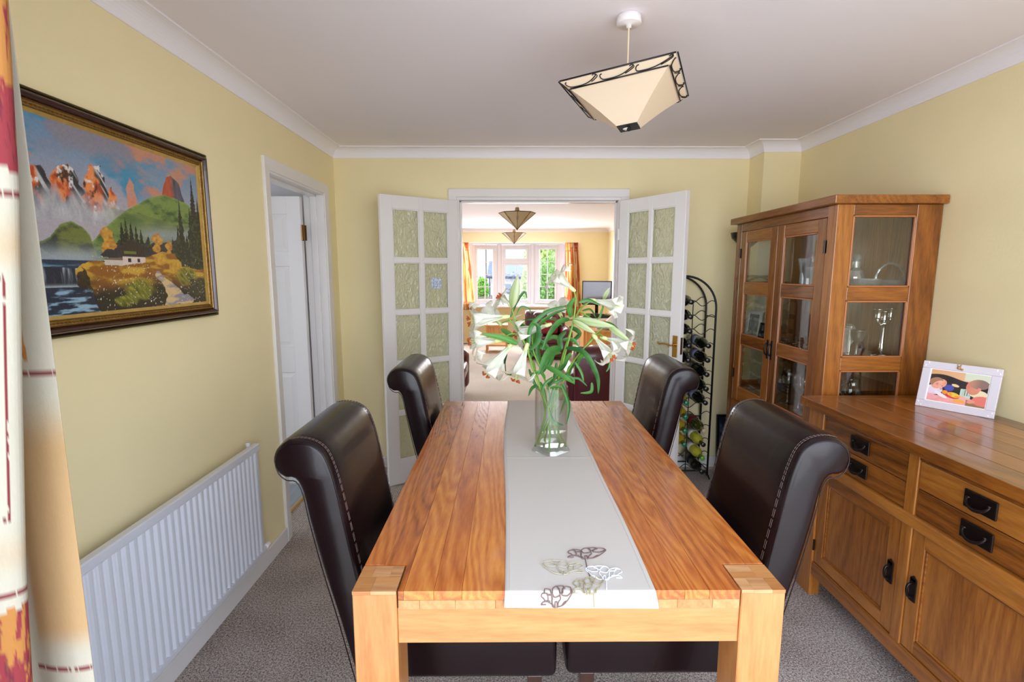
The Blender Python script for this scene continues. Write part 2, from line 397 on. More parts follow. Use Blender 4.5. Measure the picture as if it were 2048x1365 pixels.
# left doorway: lining, stops, architrave, open six-panel door
m = MB(); m.box(L_-.13, L_+.004, 2.655, 2.682, 0, 1.995).box(L_-.13, L_+.004, 3.44, 3.467, 0, 1.995).box(L_-.13, L_+.004, 2.655, 3.467, 1.990, 2.015)
m.box(L_-.085, L_-.045, 2.682, 2.694, 0, 1.99).box(L_-.085, L_-.045, 3.428, 3.44, 0, 1.99).box(L_-.085, L_-.045, 2.682, 3.44, 1.978, 1.99)
struct(m.build('trim_2', WHITE, bevel=.002))
def architrave(name, y0, y1, zt, wdt, x, sgn):
    """stepped architrave as three mitred boards; runs on a wall of constant x"""
    r = struct(MB().hexa([(x, y0, 0), (x, y0+wdt, 0), (x, y0+wdt, zt-wdt), (x, y0, zt)], [(x+sgn*.018, y0, 0), (x+sgn*.012, y0+wdt, 0), (x+sgn*.012, y0+wdt, zt-wdt), (x+sgn*.018, y0, zt)]).build(name, WHITE, bevel=.003))
    MB().hexa([(x, y1, 0), (x, y1-wdt, 0), (x, y1-wdt, zt-wdt), (x, y1, zt)], [(x+sgn*.018, y1, 0), (x+sgn*.012, y1-wdt, 0), (x+sgn*.012, y1-wdt, zt-wdt), (x+sgn*.018, y1, zt)]).build('casing_board', WHITE, r, bevel=.003)
    MB().hexa([(x, y0, zt), (x, y0+wdt, zt-wdt), (x, y1-wdt, zt-wdt), (x, y1, zt)], [(x+sgn*.018, y0, zt), (x+sgn*.012, y0+wdt, zt-wdt), (x+sgn*.012, y1-wdt, zt-wdt), (x+sgn*.018, y1, zt)]).build('casing_board', WHITE, r, bevel=.003)
    return r
architrave('trim_3', 2.609, 3.511, 2.063, .062, L_, 1)
# the six-panel door, opened into the hall
dl = MB(); DX0, DX1, DY = -2.125, -1.368, 3.385
PW = [(.095, .345), (.415, .665)]; PZ = [(.20, .80), (.98, 1.52), (1.62, 1.86)]
def leaf_frame(m, w, h, t, holes_x, holes_z, y=0, x0=0):
    """a slab with rectangular holes"""
    xs = [0]; 
    for a, b in holes_x: xs += [a, b]
    xs.append(w); zs = [0]
    for a, b in holes_z: zs += [a, b]
    zs.append(h)
    for i in range(len(xs)-1):
        if i % 2 == 0: m.box(x0+xs[i], x0+xs[i+1], y, y+t, 0, h)
        else:
            for j in range(0, len(zs)-1, 2): m.box(x0+xs[i], x0+xs[i+1], y, y+t, zs[j], zs[j+1])
    return m
leaf_frame(dl, .757, 1.975, .038, PW, PZ, DY, DX0)
dd = struct(dl.build('door_1', WHITE, bevel=.002))
for a, b in PW:
    for c, d in PZ:
        p = MB().box(DX0+a, DX0+b, DY+.012, DY+.026, c, d)
        o = .035; y = DY
        p.hexa([(DX0+a, y+.012, c), (DX0+b, y+.012, c), (DX0+b, y+.012, d), (DX0+a, y+.012, d)], [(DX0+a+o, y+.003, c+o), (DX0+b-o, y+.003, c+o), (DX0+b-o, y+.003, d-o), (DX0+a+o, y+.003, d-o)])
        p.build('panel', WHITE, dd)
for z in (1.74, .25):
    h = MB().box(-1.369, -1.342, 3.405, 3.409, z-.05, z+.05).tube([(-1.362, 3.380, z-.05), (-1.362, 3.380, z+.05)], .006).box(-1.368, -1.345, 3.381, 3.385, z-.05, z+.05)
    h.build('hinge', plain('bronze_hinge', S(128, 92, 50), .4, metal=.7), dd, label='bronze coloured hinge on the white door')
MB().lathe([(.026, 0), (.026, .006), (.01, .01), (.009, .03), (.02, .04), (.026, .055), (.015, .068), (0, .07)], (0,0,0)).xf(Matrix.Translation((-2.06, DY, 1.0)) @ Matrix.Rotation(PI/2, 4, 'X')).build('door_knob', BRASS, dd, smooth=True)
# hall beyond: vinyl floor, threshold strip, walls, ceiling
VINYL = plain('blue_grey_vinyl', S(138, 150, 156), .35, vary=.12, vscale=7)
struct(MB().box(-4.2, -1.365, .8, 4.6, -.1, -.004).build('floor_hall_base', VINYL))
vp = struct(MB().box(-4.2, -1.36, .8, 4.6, -.05, -.0045).build('floor_hall', VINYL))
k = 0
for i in range(10):
    for j in range(3):
        x1 = -1.372-i*.19; y0 = 2.0+j*.88+(i % 2)*.4-.4
        MB().box(x1-.186, x1, y0, y0+.875, -.004, .0005+.0004*(k % 3)).build('plank', wood('grey_vinyl_plank', S(108, 122, 130), S(140, 152, 158), S(166, 176, 180), 'y', .3, .2), vp); k += 1
struct(MB().tube([(-1.358, 2.682, .003), (-1.358, 3.44, .003)], .014, 10).build('trim_4', plain('oak_threshold', S(190, 150, 84), .35)))
HALLW = plain('hall_wall_paint', S(214, 214, 220), .7)
struct(MB().box(-4.2, -4.1, .8, 4.6, 0, ZC).box(-4.1, L_-.12, 4.5, 4.6, 0, ZC).box(-4.1, L_-.12, .8, .9, 0, ZC).build('wall_hall', HALLW))
struct(MB().box(-4.1, L_-.12, 3.64, D_, 0, ZC).build('wall_hall_end', HALLW))
struct(MB().box(-4.2, L_-.12, .8, 4.6, ZC, ZC+.1).build('ceiling_hall', plain('hall_ceiling', S(214, 212, 226), .8)))
hw = struct(MB().box(-4.095, -4.08, 1.6, 1.66, 1.0, 2.1).box(-4.095, -4.08, 2.8, 2.86, 1.0, 2.1).box(-4.095, -4.08, 1.66, 2.8, 1.0, 1.06).box(-4.095, -4.08, 1.66, 2.8, 2.04, 2.1).build('window_2', UPVC))
area('hall_fill', (-3.9, 2.2, 1.55), (0, -PI/2, 0), 1.0, 1.1, 26, (.9, .95, 1.0))  # lamp added out of view in the hall, lightens the open door

# french doors and their frame
m = MB(); m.box(OX0-.022, OX0, D_-.004, D_+.124, 0, OZ).box(OX1, OX1+.022, D_-.004, D_+.124, 0, OZ).box(OX0-.022, OX1+.022, D_-.004, D_+.124, OZ, OZ+.022)
m.box(OX0, OX0+.012, D_+.045, D_+.085, 0, OZ).box(OX1-.012, OX1, D_+.045, D_+.085, 0, OZ).box(OX0, OX1, D_+.045, D_+.085, OZ-.012, OZ)
struct(m.build('trim_5', WHITE, bevel=.002))
a0, a1, zt, wd = OX0-.075, OX1+.075, 2.070, .058
tr = struct(MB().box(a0, a0+wd, D_-.016, D_, 0, zt).build('trim_6', WHITE, bevel=.004))
MB().box(a1-wd, a1, D_-.016, D_, 0, zt).build('casing_board', WHITE, tr, bevel=.004)
MB().box(a0, a1, D_-.020, D_, zt-wd, zt).build('casing_board', WHITE, tr, bevel=.004)
m = bpy.data.materials.new('rippled_obscure_glass'); m.use_nodes = True; nt = m.node_tree; nt.nodes.clear()
o = N(nt, 'OutputMaterial'); t = N(nt, 'BsdfTransparent'); t.inputs[0].default_value = (.97, .98, .90, 1)
rf = N(nt, 'BsdfRefraction', IOR=1.32, Roughness=.03); rf.inputs['Color'].default_value = (.98, .99, .92, 1)
gl = N(nt, 'BsdfGlossy', Roughness=.08)
tc = N(nt, 'TexCoord'); mp = N(nt, 'Mapping'); mp.inputs['Scale'].default_value = (34, 34, 22); nz = N(nt, 'TexNoise', Scale=1.0, Detail=1.0, Distortion=1.4)
nt.links.new(tc.outputs['Object'], mp.inputs[0]); nt.links.new(mp.outputs[0], nz.inputs['Vector'])
bp = N(nt, 'Bump', Strength=1.0, Distance=.016); nt.links.new(nz.outputs['Fac'], bp.inputs['Height'])
for s_ in (rf, gl): nt.links.new(bp.outputs[0], s_.inputs['Normal'])
m1 = N(nt, 'MixShader'); m1.inputs[0].default_value = .6; nt.links.new(t.outputs[0], m1.inputs[1]); nt.links.new(rf.outputs[0], m1.inputs[2])
m2 = N(nt, 'MixShader'); m2.inputs[0].default_value = .10; nt.links.new(m1.outputs[0], m2.inputs[1]); nt.links.new(gl.outputs[0], m2.inputs[2])
tb_ = N(nt, 'BsdfTranslucent'); tb_.inputs[0].default_value = (.92, .93, .70, 1); df_ = N(nt, 'BsdfDiffuse'); df_.inputs[0].default_value = (.90, .90, .66, 1); nt.links.new(bp.outputs[0], df_.inputs['Normal']); m4 = N(nt, 'MixShader'); m4.inputs[0].default_value = .7; nt.links.new(tb_.outputs[0], m4.inputs[1]); nt.links.new(df_.outputs[0], m4.inputs[2]); tb_ = m4; m3 = N(nt, 'MixShader'); m3.inputs[0].default_value = .52
nt.links.new(m2.outputs[0], m3.inputs[1]); nt.links.new(tb_.outputs[0], m3.inputs[2]); nt.links.new(m3.outputs[0], o.inputs[0]); OBSC = m
def french(name, hinge, rz, side):
    """local: x from hinge to free edge, y thickness, z up"""
    W, H, T = .566, 1.972, .035
    hx = [(.080, .268), (.298, .486)] ; zs = []; z = .175
    ph = (H-.175-.085-4*.028)/5
    for i in range(5): zs.append((z, z+ph)); z += ph+.028
    m = leaf_frame(MB(), W, H, T, hx, zs, -T/2)
    # thin beads round each pane opening
    for a, b in hx:
        for c, d in zs:
            for y in (-T/2+.004, T/2-.010):
                m.box(a-.001, a+.007, y, y+.006, c, d).box(b-.007, b+.001, y, y+.006, c, d).box(a, b, y, y+.006, c-.001, c+.007).box(a, b, y, y+.006, d-.007, d+.001)
    r = struct(m.build(name, WHITE, bevel=.0015, seg=1)); r.location = hinge; r.rotation_euler = (0, 0, rz)
    k = 0
    for a, b in hx:
        for c, d in zs:
            MB().box(a-.003, b+.003, -.002, .002, c-.003, d+.003).build('pane', OBSC, r, label='rippled obscure glass pane')
    for z in (.25, 1.74):
        MB().tube([(-.006, side*(T/2+.003), z-.04), (-.006, side*(T/2+.003), z+.04)], .006).box(-.004, .02, side*T/2-.001, side*T/2+.002, z-.04, z+.04).build('hinge', WHITE, r)
    return r, hx, zs
ld, hx, zs = french('door_2', (-.366, 3.640, .008), math.radians(-145.9), 1)
rd, hx, zs = french('door_3', (.803, 3.640, .008), math.radians(-57.8), -1)
# pale blue paper sticker on the left door's glass
painted('sticker', 40, 40, lambda u, v: mixc(S(150, 170, 200), S(215, 222, 230), (vn(u*14, v*14) > .52)*1.0), lambda u, v: np.stack([.135+.075*u, 0*u+.0035, 1.36+.075*v], -1), attr_mat('paper_sticker'), ld, label='pale blue and white square paper sticker')
for s_ in (-1, 1):
    hd = MB().box(.512, .548, s_*.0175, s_*.0215, .93, 1.07)
    hd.tube(spline([(.53, s_*.02, 1.01), (.53, s_*.045, 1.01), (.52, s_*.055, 1.01), (.47, s_*.055, 1.015), (.43, s_*.055, 1.01), (.415, s_*.05, 1.018)], 5), .006, 8)
    hd.build('door_handle', BRASS, rd, label='brass lever handle on a brass plate', bevel=.0015)
MB().box(.5655, .5675, -.010, .010, .95, 1.06).build('latch_plate', plain('tarnished_brass', S(120, 78, 52), .4, metal=.7), rd)

# ------------------------------------------------------------------ lounge shell, bay window
FY = 10.30; LL, LR = -3.0, 2.02
struct(MB().box(LL-.12, LL, D_+.12, FY+.12, 0, 1.0).box(LL-.12, LL, D_+.12, FY+.12, 2.1, ZC).box(LL-.12, LL, D_+.12, 5.2, 1.0, 2.1).box(LL-.12, LL, 7.6, FY+.12, 1.0, 2.1).build('wall_lounge_left', WALLM))
struct(MB().box(LR, LR+.12, D_+.12, FY+.12, 0, ZC).build('wall_lounge_right', WALLM))
struct(MB().box(LL-.12, L_, D_, D_+.12, 0, ZC).build('wall_lounge_front', WALLM))
BX0, BX1, BZ = -1.09, 1.42, 2.075
struct(MB().box(LL, BX0, FY, FY+.12, 0, ZC).box(BX1, LR, FY, FY+.12, 0, ZC).box(BX0, BX1, FY, FY+.12, BZ, ZC).build('wall_lounge_bay', WALLM))
cove([(LL, D_+.12), (LR, D_+.12), (LR, FY), (LL, FY), (LL, D_+.12)], 'trim_7')
BP = [(BX0, FY+.02), (-.80, FY+.46), (-.20, FY+.66), (.53, FY+.66), (1.13, FY+.46), (BX1, FY+.02)]
# low bay wall, sill board, soffit
PEACH = WALLM
bw = MB()
for i in range(5):
    a, b = Vector(BP[i]), Vector(BP[i+1]); d = (b-a).normalized(); n_ = Vector((d.y, -d.x))*-.12
    bw.hexa([(a.x, a.y, 0), (b.x, b.y, 0), (b.x, b.y, .765), (a.x, a.y, .765)], [(a.x+n_.x, a.y+n_.y, 0), (b.x+n_.x, b.y+n_.y, 0), (b.x+n_.x, b.y+n_.y, .765), (a.x+n_.x, a.y+n_.y, .765)])
struct(bw.build('wall_bay', PEACH))
out = [(BX0-.15, FY+.05), (-.90, FY+.62), (-.24, FY+.84), (.57, FY+.84), (1.23, FY+.62), (BX1+.15, FY+.05)]
struct(MB().prism([(BX0, FY-.03)]+[(x, y) for x, y in BP]+[(BX1, FY-.03)], .765, .79, 'z').build('trim_8', UPVC, bevel=.003))
struct(MB().prism([(BX0-.15, FY+.02)]+out[1:5]+[(BX1+.15, FY+.02)], BZ-.0, BZ+.1, 'z').build('ceiling_bay', CEILM))
struct(MB().prism([(BX0, FY)]+out[1:5]+[(BX1, FY)], -.1, 0, 'z').build('floor_bay', CREAM))
# windows of the bay: five lights
def light(name, a, b, z0, z1, cols, rows, vent=False):
    a, b = Vector(a), Vector(b); w = (b-a).length; ang = math.atan2(b.y-a.y, b.x-a.x)
    m = MB(); t0, t1 = -.0, .06; p = .055
    m.box(0, p, t0, t1, 0, z1-z0).box(w-p, w, t0, t1, 0, z1-z0).box(p, w-p, t0, t1, 0, p).box(p, w-p, t0, t1, z1-z0-p, z1-z0)
    lo, hi = p, z1-z0-p
    if vent: m.box(p, w-p, t0, t1, .86, .93)
    r = struct(m.build(name, UPVC, bevel=.006)); r.location = (a.x, a.y, z0); r.rotation_euler = (0, 0, ang)
    areas = [(p, w-p, lo, hi)] if not vent else [(p, w-p, lo, .86), (p, w-p, .93, hi)]
    for k, (x0, x1, y0, y1) in enumerate(areas):
        s = .045 if (not vent or k == 1) else .03
        f = MB().box(x0, x0+s, -.02, .045, y0, y1).box(x1-s, x1, -.02, .045, y0, y1).box(x0+s, x1-s, -.02, .045, y0, y0+s).box(x0+s, x1-s, -.02, .045, y1-s, y1)
        f.build('sash', UPVC, r, bevel=.006)
        c = cols; rr = rows if not vent else ((2, 4)[k == 0] if k == 0 else 1)
        if vent and k == 0: rr, c = 4, 2
        X0, X1, Z0, Z1 = x0+s, x1-s, y0+s, y1-s
        pw, ph_ = (X1-X0)/c, (Z1-Z0)/rr
        for i in range(c):
            for j in range(rr):
                MB().box(X0+i*pw+.002, X0+(i+1)*pw-.002, .015, .021, Z0+j*ph_+.002, Z0+(j+1)*ph_-.002).build('pane', WINGLASS, r)
        g = MB()
        for i in range(1, c): g.box(X0+i*pw-.007, X0+i*pw+.007, .008, .028, Z0, Z1)
        for j in range(1, rr): g.box(X0, X1, .009, .027, Z0+j*ph_-.007, Z0+j*ph_+.007)
        if c > 1 or rr > 1: g.build('glazing_bar', UPVC, r)
        MB().tube([(x0+s/2, -.02, (y0+y1)/2-.05), (x0+s/2, -.045, (y0+y1)/2-.04), (x0+s/2, -.045, (y0+y1)/2+.05)], .008).build('window_handle', UPVC, r)
    return r
for i in range(5):
    a, b = Vector(BP[i]), Vector(BP[i+1]); d = (b-a).normalized()*.045
    light(f'window_{i+3}', a+d, b-d, .80, 2.06, 2, 4 if i != 2 else 3, vent=(i == 2))
for i in range(6):
    x, y = BP[i]; y += .03
    struct(MB().lathe([(.052, .79), (.052, BZ)], (x, y, 0), 8).build(f'trim_{i+10}', UPVC, smooth=False))
# unseen side window, added to let more light into the lounge
m = MB(); m.box(LL-.08, LL-.02, 5.2, 5.26, 1.0, 2.1).box(LL-.08, LL-.02, 7.54, 7.6, 1.0, 2.1).box(LL-.08, LL-.02, 5.26, 7.54, 1.0, 1.06).box(LL-.08, LL-.02, 5.26, 7.54, 2.04, 2.1).box(LL-.08, LL-.02, 6.37, 6.43, 1.06, 2.04)
sw = struct(m.build('window_8', UPVC)); MB().box(LL-.052, LL-.046, 5.26, 6.37, 1.06, 2.04).build('pane', WINGLASS, sw); MB().box(LL-.052, LL-.046, 6.43, 7.54, 1.06, 2.04).build('pane', WINGLASS, sw)
area('side_fill', (LL+.05, 6.4, 1.55), (0, -PI/2, 0), 1.0, 2.2, 32, (.96, .97, 1.0))  # added lamp inside the invented side window, brightens the lounge
base('baseboard_lounge', (LR-.016, LR, D_+.12, FY, 0, .09), (LL, BX0, FY-.016, FY, 0, .09), (BX1, LR-.016, FY-.016, FY, 0, .09))
# measured room coordinates of the flowers, leaves and embroidery
LEAVES=[
 ('A',[(0.034, 1.84, 1.218), (-0.026, 1.82, 1.245), (-0.098, 1.8, 1.261)],0.0376),
 ('A',[(0.017, 1.95, 1.231), (-0.012, 1.96, 1.249), (-0.031, 1.97, 1.261)],0.0376),
 ('A',[(0.068, 1.97, 1.261), (0.049, 1.985, 1.278), (0.027, 2.0, 1.293)],0.0314),
 ('A',[(0.007, 1.9, 1.312), (0.029, 1.9, 1.367), (0.059, 1.9, 1.408), (0.07, 1.9, 1.385)],0.0163),
 ('A',[(0.03, 1.9, 1.318), (0.047, 1.9, 1.352), (0.077, 1.9, 1.345), (0.086, 1.9, 1.325)],0.0113),
 ('B',[(0.076, 1.86, 1.206), (0.083, 1.873, 1.278), (0.144, 1.887, 1.334), (0.23, 1.9, 1.358)],0.0289),
 ('B',[(0.092, 1.93, 1.196), (0.113, 1.92, 1.273), (0.171, 1.91, 1.323), (0.228, 1.9, 1.345)],0.0251),
 ('D',[(0.225, 1.85, 1.31), (0.187, 1.827, 1.301), (0.15, 1.803, 1.262), (0.121, 1.78, 1.203)],0.0345),
 ('D',[(0.196, 1.84, 1.202), (0.145, 1.8, 1.191), (0.107, 1.76, 1.117)],0.047),
 ('C',[(0.136, 1.84, 1.136), (0.188, 1.81, 1.111), (0.239, 1.78, 1.081)],0.0345),
 ('E',[(0.216, 1.86, 1.2), (0.277, 1.823, 1.187), (0.32, 1.787, 1.11), (0.321, 1.75, 1.051)],0.0376),
 ('D',[(0.237, 1.9, 1.312), (0.23, 1.89, 1.355), (0.25, 1.88, 1.391)],0.0364),
 ('E',[(0.235, 1.9, 1.074), (0.272, 1.9, 1.074), (0.305, 1.9, 1.044)],0.0151),
 ('E',[(0.309, 1.82, 1.076), (0.305, 1.81, 1.044), (0.264, 1.8, 1.041)],0.0188),
 ('C',[(0.2, 1.835, 1.063), (0.227, 1.83, 0.99), (0.217, 1.825, 0.915)],0.0201),
 ('C',[(0.208, 1.88, 1.059), (0.216, 1.875, 0.997), (0.196, 1.87, 0.938)],0.0213),
 ('D',[(0.155, 1.9, 0.959), (0.173, 1.89, 0.91), (0.215, 1.88, 0.892)],0.0276),
 ('B',[(0.108, 1.86, 1.058), (0.086, 1.84, 1.05), (0.074, 1.82, 1.025)],0.0226),
 ('B',[(0.083, 1.86, 1.194), (0.109, 1.853, 1.232), (0.108, 1.847, 1.281), (0.087, 1.84, 1.298)],0.0376),
 ('F',[(0.206, 1.94, 1.181), (0.2, 1.95, 1.225), (0.228, 1.96, 1.252)],0.0414),
 ('B',[(0.165, 1.98, 1.182), (0.127, 1.99, 1.187), (0.089, 2.0, 1.212)],0.0314),
 ('E',[(0.234, 1.92, 1.082), (0.243, 1.925, 1.113), (0.275, 1.93, 1.138)],0.0314),
 ('E',[(0.256, 1.88, 1.141), (0.277, 1.87, 1.105), (0.285, 1.86, 1.073)],0.0163),
 ('F',[(0.301, 1.94, 1.168), (0.278, 1.95, 1.141), (0.272, 1.96, 1.103)],0.0263),
 ('C',[(-0.007, 1.97, 1.164), (-0.018, 1.985, 1.122), (-0.011, 2.0, 1.071)],0.0201),
 ('C',[(0.071, 1.9, 1.175), (0.035, 1.89, 1.102), (-0.01, 1.88, 1.094)],0.0163),
 ('F',[(0.378, 1.96, 1.287), (0.409, 1.97, 1.276), (0.442, 1.98, 1.252)],0.0226),
 ('E',[(0.369, 1.8, 1.158), (0.366, 1.8, 1.137), (0.357, 1.8, 1.121)],0.0125),
 ('F',[(0.241, 1.98, 1.266), (0.282, 1.99, 1.239), (0.251, 2.0, 1.202)],0.0389),
 ('F',[(0.327, 2.0, 1.316), (0.303, 2.01, 1.295), (0.297, 2.02, 1.255)],0.0326),
 ('B',[(0.125, 1.96, 1.217), (0.155, 1.97, 1.177), (0.146, 1.98, 1.129)],0.0326),
 ('C',[(0.098, 1.92, 1.134), (0.105, 1.925, 1.082), (0.126, 1.93, 1.032)],0.0188),
 ('C',[(0.081, 1.95, 1.102), (0.106, 1.935, 1.041), (0.144, 1.92, 1.002)],0.0188),
 ('B',[(0.189, 1.95, 1.128), (0.179, 1.94, 1.065), (0.149, 1.93, 1.027)],0.0276),
 ('D',[(0.173, 1.9, 1.036), (0.164, 1.9, 0.997), (0.147, 1.9, 0.955)],0.0226),
 ('D',[(0.246, 1.95, 1.167), (0.209, 1.955, 1.114), (0.198, 1.96, 1.068)],0.0314),
 ('F',[(0.264, 1.88, 1.371), (0.3, 1.88, 1.379), (0.344, 1.88, 1.359)],0.0213),
 ('F',[(0.348, 1.9, 1.308), (0.353, 1.9, 1.333), (0.362, 1.9, 1.358)],0.0138),
 ('E',[(0.171, 1.88, 1.085), (0.139, 1.87, 1.062), (0.12, 1.86, 1.02)],0.0188),
 ('A',[(0.124, 1.93, 1.055), (0.14, 1.92, 1.018), (0.149, 1.91, 0.969)],0.0176),
 ('F',[(0.212, 2.0, 1.211), (0.18, 2.01, 1.223), (0.129, 2.02, 1.196)],0.0289),
 ('D',[(0.217, 1.99, 1.271), (0.179, 2.003, 1.296), (0.102, 2.017, 1.295), (0.05, 2.03, 1.287)],0.0151),
 ('E',[(0.154, 2.0, 1.159), (0.129, 2.01, 1.117), (0.119, 2.02, 1.156)],0.0351),
 ('F',[(0.294, 2.0, 1.329), (0.327, 2.0, 1.335), (0.35, 2.0, 1.303)],0.0138),
 ('E',[(0.205, 1.86, 1.095), (0.241, 1.85, 1.085), (0.246, 1.84, 1.065)],0.0163),
 ('A',[(0.125, 2.0, 1.126), (0.102, 2.01, 1.157), (0.087, 2.02, 1.122)],0.0251),
 ('B',[(0.166, 1.98, 1.11), (0.179, 1.99, 1.154), (0.213, 2.0, 1.159)],0.0376),
 ('C',[(0.152, 1.95, 1.03), (0.177, 1.95, 1.063), (0.215, 1.95, 1.07)],0.0251),
 ('B',[(0.141, 1.9, 1.074), (0.122, 1.89, 1.101), (0.084, 1.88, 1.097)],0.0213),
 ('D',[(0.176, 1.88, 1.103), (0.206, 1.87, 1.124), (0.226, 1.86, 1.157)],0.0289),
 ('C',[(0.136, 1.97, 1.085), (0.153, 1.975, 1.124), (0.178, 1.98, 1.188)],0.0314),
 ('E',[(0.173, 1.9, 1.055), (0.21, 1.9, 1.074), (0.231, 1.9, 1.099)],0.0188),
 ('F',[(0.16, 1.9, 1.036), (0.191, 1.89, 1.044), (0.221, 1.88, 1.028)],0.0176),
 ('B',[(0.106, 1.95, 1.154), (0.081, 1.96, 1.191), (0.074, 1.97, 1.241)],0.0276),
 ('A',[(0.127, 1.98, 1.123), (0.118, 1.99, 1.18), (0.137, 2.0, 1.238)],0.0326),
 ('D',[(0.21, 1.92, 1.222), (0.246, 1.91, 1.224), (0.27, 1.9, 1.2)],0.0276),
]
FLOWERS=[
 ('A',(-0.006, 1.9, 1.315),(-0.138, 1.88, 1.301),0.052),
 ('B',(-0.036, 1.86, 1.228),(-0.136, 1.84, 1.227),0.045),
 ('C',(0.011, 1.86, 1.216),(-0.077, 1.835, 1.111),0.05),
 ('C',(0.069, 1.86, 1.209),(0.029, 1.835, 1.092),0.05),
 ('B',(0.157, 1.93, 1.281),(0.036, 1.9, 1.249),0.045),
 ('A',(0.013, 1.92, 1.355),(-0.032, 1.91, 1.39),0.03),
 ('D',(0.244, 1.9, 1.417),(0.174, 1.895, 1.469),0.048),
 ('F',(0.316, 1.9, 1.377),(0.403, 1.84, 1.36),0.046),
 ('E',(0.32, 1.86, 1.246),(0.374, 1.8, 1.177),0.04),
 ('E',(0.365, 1.92, 1.231),(0.465, 1.88, 1.206),0.045),
 ('D',(0.212, 2.02, 1.308),(0.19, 2.0, 1.349),0.045),
 ('B',(-0.034, 2.0, 1.277),(-0.084, 2.04, 1.327),0.045),
]
BUDS=[
 ('A',(0.013, 1.86, 1.351),(0.035, 1.85, 1.473),0.0185),
 ('D',(0.24, 1.86, 1.305),(0.32, 1.82, 1.259),0.012),
 ('D',(0.247, 1.88, 1.308),(0.391, 1.82, 1.285),0.0155),
 ('E',(0.376, 1.9, 1.284),(0.464, 1.86, 1.218),0.013),
 ('F',(0.362, 1.92, 1.378),(0.386, 1.92, 1.425),0.009),
]
STEMS={
 'A':([(0.105, 1.93, 0.791), (0.144, 1.92, 0.924), (0.118, 1.91, 1.058), (0.079, 1.9, 1.168), (0.036, 1.9, 1.265), (0.013, 1.9, 1.345)],[[(0.036, 1.9, 1.265), (-0.006, 1.9, 1.315)]]),
 'B':([(0.158, 1.88, 0.791), (0.164, 1.93, 0.983), (0.126, 1.92, 1.105), (0.095, 1.92, 1.184), (0.091, 1.93, 1.261)],[[(0.095, 1.92, 1.184), (0.024, 1.88, 1.252), (-0.036, 1.86, 1.228)], [(0.091, 1.93, 1.261), (0.132, 1.94, 1.289), (0.157, 1.93, 1.281)], [(0.091, 1.93, 1.261), (0.026, 1.98, 1.295), (-0.034, 2.0, 1.277)]]),
 'C':([(0.208, 1.95, 0.786), (0.162, 1.9, 0.93), (0.116, 1.87, 1.053), (0.081, 1.86, 1.155), (0.073, 1.86, 1.213)],[[(0.081, 1.86, 1.155), (0.052, 1.86, 1.232), (0.011, 1.86, 1.216)]]),
 'D':([(0.14, 1.96, 0.774), (0.168, 1.93, 0.942), (0.202, 1.9, 1.109), (0.233, 1.88, 1.248), (0.245, 1.88, 1.305), (0.254, 1.89, 1.379), (0.244, 1.9, 1.417)],[[(0.245, 1.88, 1.305), (0.222, 1.96, 1.297), (0.212, 2.02, 1.308)]]),
 'E':([(0.116, 1.9, 0.812), (0.179, 1.92, 0.955), (0.227, 1.91, 1.097), (0.272, 1.88, 1.179), (0.315, 1.87, 1.23), (0.324, 1.86, 1.25)],[[(0.315, 1.87, 1.23), (0.346, 1.9, 1.249), (0.365, 1.92, 1.231)], [(0.272, 1.88, 1.179), (0.34, 1.9, 1.255), (0.376, 1.9, 1.284)]]),
 'F':([(0.23, 1.93, 0.789), (0.19, 1.95, 0.899), (0.2, 1.95, 1.089), (0.235, 1.93, 1.238), (0.271, 1.92, 1.336), (0.301, 1.9, 1.367), (0.316, 1.9, 1.377)],[[(0.271, 1.92, 1.336), (0.335, 1.93, 1.3), (0.359, 1.92, 1.336), (0.362, 1.92, 1.378)]]),
}
